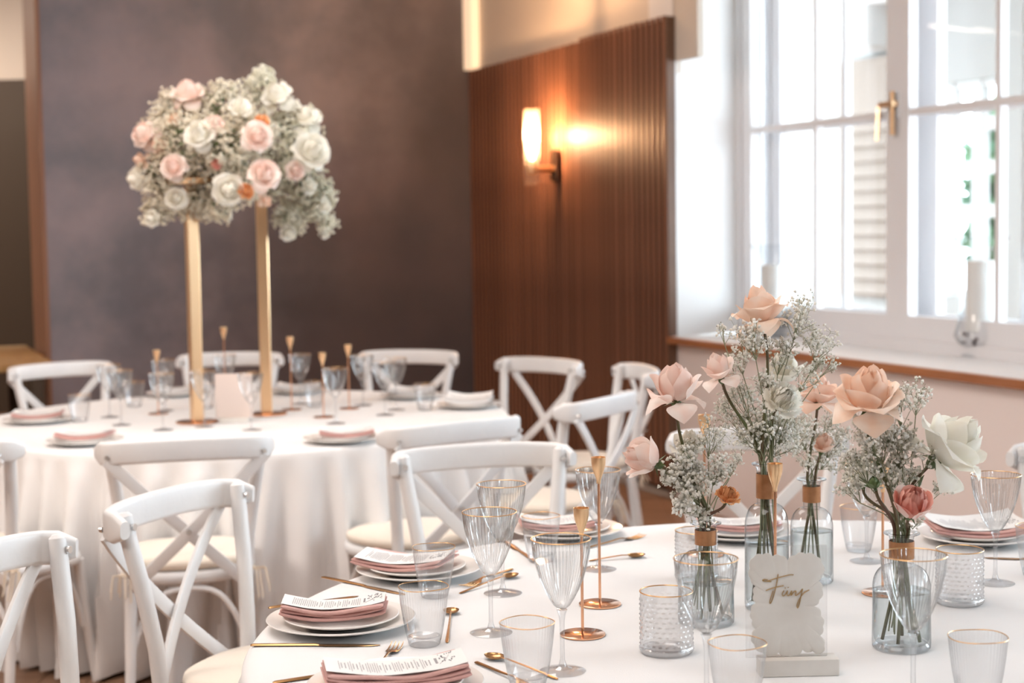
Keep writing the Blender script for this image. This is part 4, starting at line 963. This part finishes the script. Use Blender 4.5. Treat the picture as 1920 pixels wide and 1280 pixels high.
for q in [(297, 776, 655, 'brass candle holder left of the front gold stand, rear table'), (423, 762, 612, 'tallest brass candle holder between the gold stands'), (547, 768, 630, 'brass candle holder right of the rear gold stand'), (607, 782, 660, 'brass candle holder with its cup over a wine glass rim, rear table'), (655, 766, 645, 'rightmost brass candle holder on the rear table')]:
    c = P2(q[0], q[1]); candle(q[0], q[1], (q[1] - q[2]) / F * c.y * 1.0, q[3])
WR = [(206, 782, 'leftmost wine glass on the rear table, under the far left chair rail'), (228, 797, 'wine glass on the rear table overlapping the leftmost one'), (306, 806, 'wine glass in front of the left brass candle holder, rear table'), (309, 770, 'wine glass behind the left brass candle holder, rear table'), (383, 800, 'wine glass partly behind the front gold post'), (424, 758, 'wine glass behind the blank table card, rear table'),
      (472, 806, 'wine glass in front of the rear gold post'), (564, 757, 'wine glass at the brass holder right of the gold stands'), (630, 794, 'wine glass standing alone in the middle right of the rear table'), (681, 760, 'wine glass before the chair behind the rear table'), (722, 778, 'wine glass in the cluster of three, nearest, rear table'), (743, 768, 'rightmost wine glass on the rear table')]
for x, y, l in WR: wg(x, y, l, .3, .95)
for x, y, l in [(150, 790, 'tumbler by the pink napkin at the left of the rear table'), (252, 762, 'small blurred tumbler between rear wine glasses at the left'), (590, 762, 'tumbler behind the middle wine glass of the rear table'), (797, 768, 'tumbler at the right side of the rear table'), (385, 765, 'tumbler hidden behind the front gold post')]: tl(x, y, l)
setting(72, 792, 0, 'by the far left chair at the rear table', 2, rz=.15, gr='rear', seed=21, D_=.13)
setting(160, 832, 0, 'near the back of the empty chair, rear table', 2, rz=-.1, gr='rear', seed=22)
setting(640, 828, .02, 'at the front edge of the rear table', 2, rz=.1, gr='rear', seed=23)
setting(880, 764, 0, 'at the right end of the rear table', 2, nm=M_cloth, cn='white', rz=-.1, gr='rear', seed=24, D_=.14, curl=.06)
setting(770, 746, 0, 'at the far right side of the rear table', 2, nm=M_cloth, cn='white', rz=-.1, gr='rear', seed=25, curl=.04)
setting(560, 737, 0, 'at the far side of the rear table', 2, nm=M_cloth, cn='white', rz=0, gr='rear', seed=26)
setting(330, 742, 0, 'behind the candle holder at the far side of the rear table', 2, nm=M_cloth, cn='white', rz=0, gr='rear', seed=27)
q = P2(440, 792); t = thing('table_card', 'blank pale pink card standing between the gold stands', 'sign', q, 0)
b = MB(); b.bbox(-.055, .055, -.02, .02, 0, .02, .002); b.obj('card_foot', M_card, t)
b = MB(); b.bbox(-.072, .072, -.0015, .0015, .02, .19, .001); b.obj('card_sheet', M_pcard, t)

# ================================================================== SILL
def hurricane(px, py, H, Rr, label, hw=.30):
    c = at(px, py, .90); t = thing('hurricane_vase', label, 'vase', (c.x, c.y, .9015), 0, 'glass candle vases on the windowsill')
    b = MB(); b.lathe([(.0, .006), (Rr * .62, .0), (Rr * .70, .004), (Rr * .45, .02), (Rr * .50, .035), (Rr * .80, .06), (Rr * .95, .09), (Rr * .80, .15), (Rr * .72, .22), (Rr * .74, H * .6), (Rr * .80, H * .93), (Rr * 1.0, H), (Rr * 1.02, H + .003), (Rr * .98, H)], 48); b.obj('glass_body', M_bottle, t)
    b = MB(); b.lathe([(0, .11), (Rr * .52, .11), (Rr * .53, .115), (Rr * .53, .11 + hw), (Rr * .48, .12 + hw), (0, .115 + hw)], 32); b.tube([(0, 0, .11 + hw), (0, 0, .135 + hw)], .002, 5); b.obj('pillar_candle', M_wax, t)
    b = MB(); rr = random.Random(2)
    for i in range(60):
        a = rr.uniform(0, 6.28); r_ = rr.uniform(0, Rr * .62); s_ = rr.uniform(.008, .013); k0 = len(b.v); b.lathe([(0, -s_ * .6), (s_ * .8, -s_ * .3), (s_, 0), (s_ * .7, s_ * .45), (0, s_ * .6)], 6, (r_ * math.cos(a), r_ * math.sin(a), rr.uniform(.055, .10)))
    tag(b.obj('pebbles', M_stone, t), kind='stuff')
hurricane(1838, 668, .52, .12, 'large glass hurricane vase with a white candle over dark pebbles')
hurricane(1448, 632, .48, .11, 'glass hurricane vase at the left end of the windowsill', .26)
# sideboard table in the next room
a_ = at(98, 681, .74); b_ = at(88, 641, .74)
t = thing('wooden_table', 'golden oak table top seen past the dark partition', 'table', (a_.x + .02 - 1.2 * WN.x - .85 * WD.x, a_.y - 1.2 * WN.y - .85 * WD.y, 0), math.atan2(WN.y, WN.x))
b = MB(); b.bbox(-1.2, 1.2, -.85, .85, .70, .74, .005); b.obj('tabletop', M_table2, t)
for sx_ in (-1.1, 1.1):
    for sy_ in (-.75, .75): b = MB(); b.bbox(sx_ - .04, sx_ + .04, sy_ - .04, sy_ + .04, 0, .70, .004); b.obj('leg', M_darkbr, t)
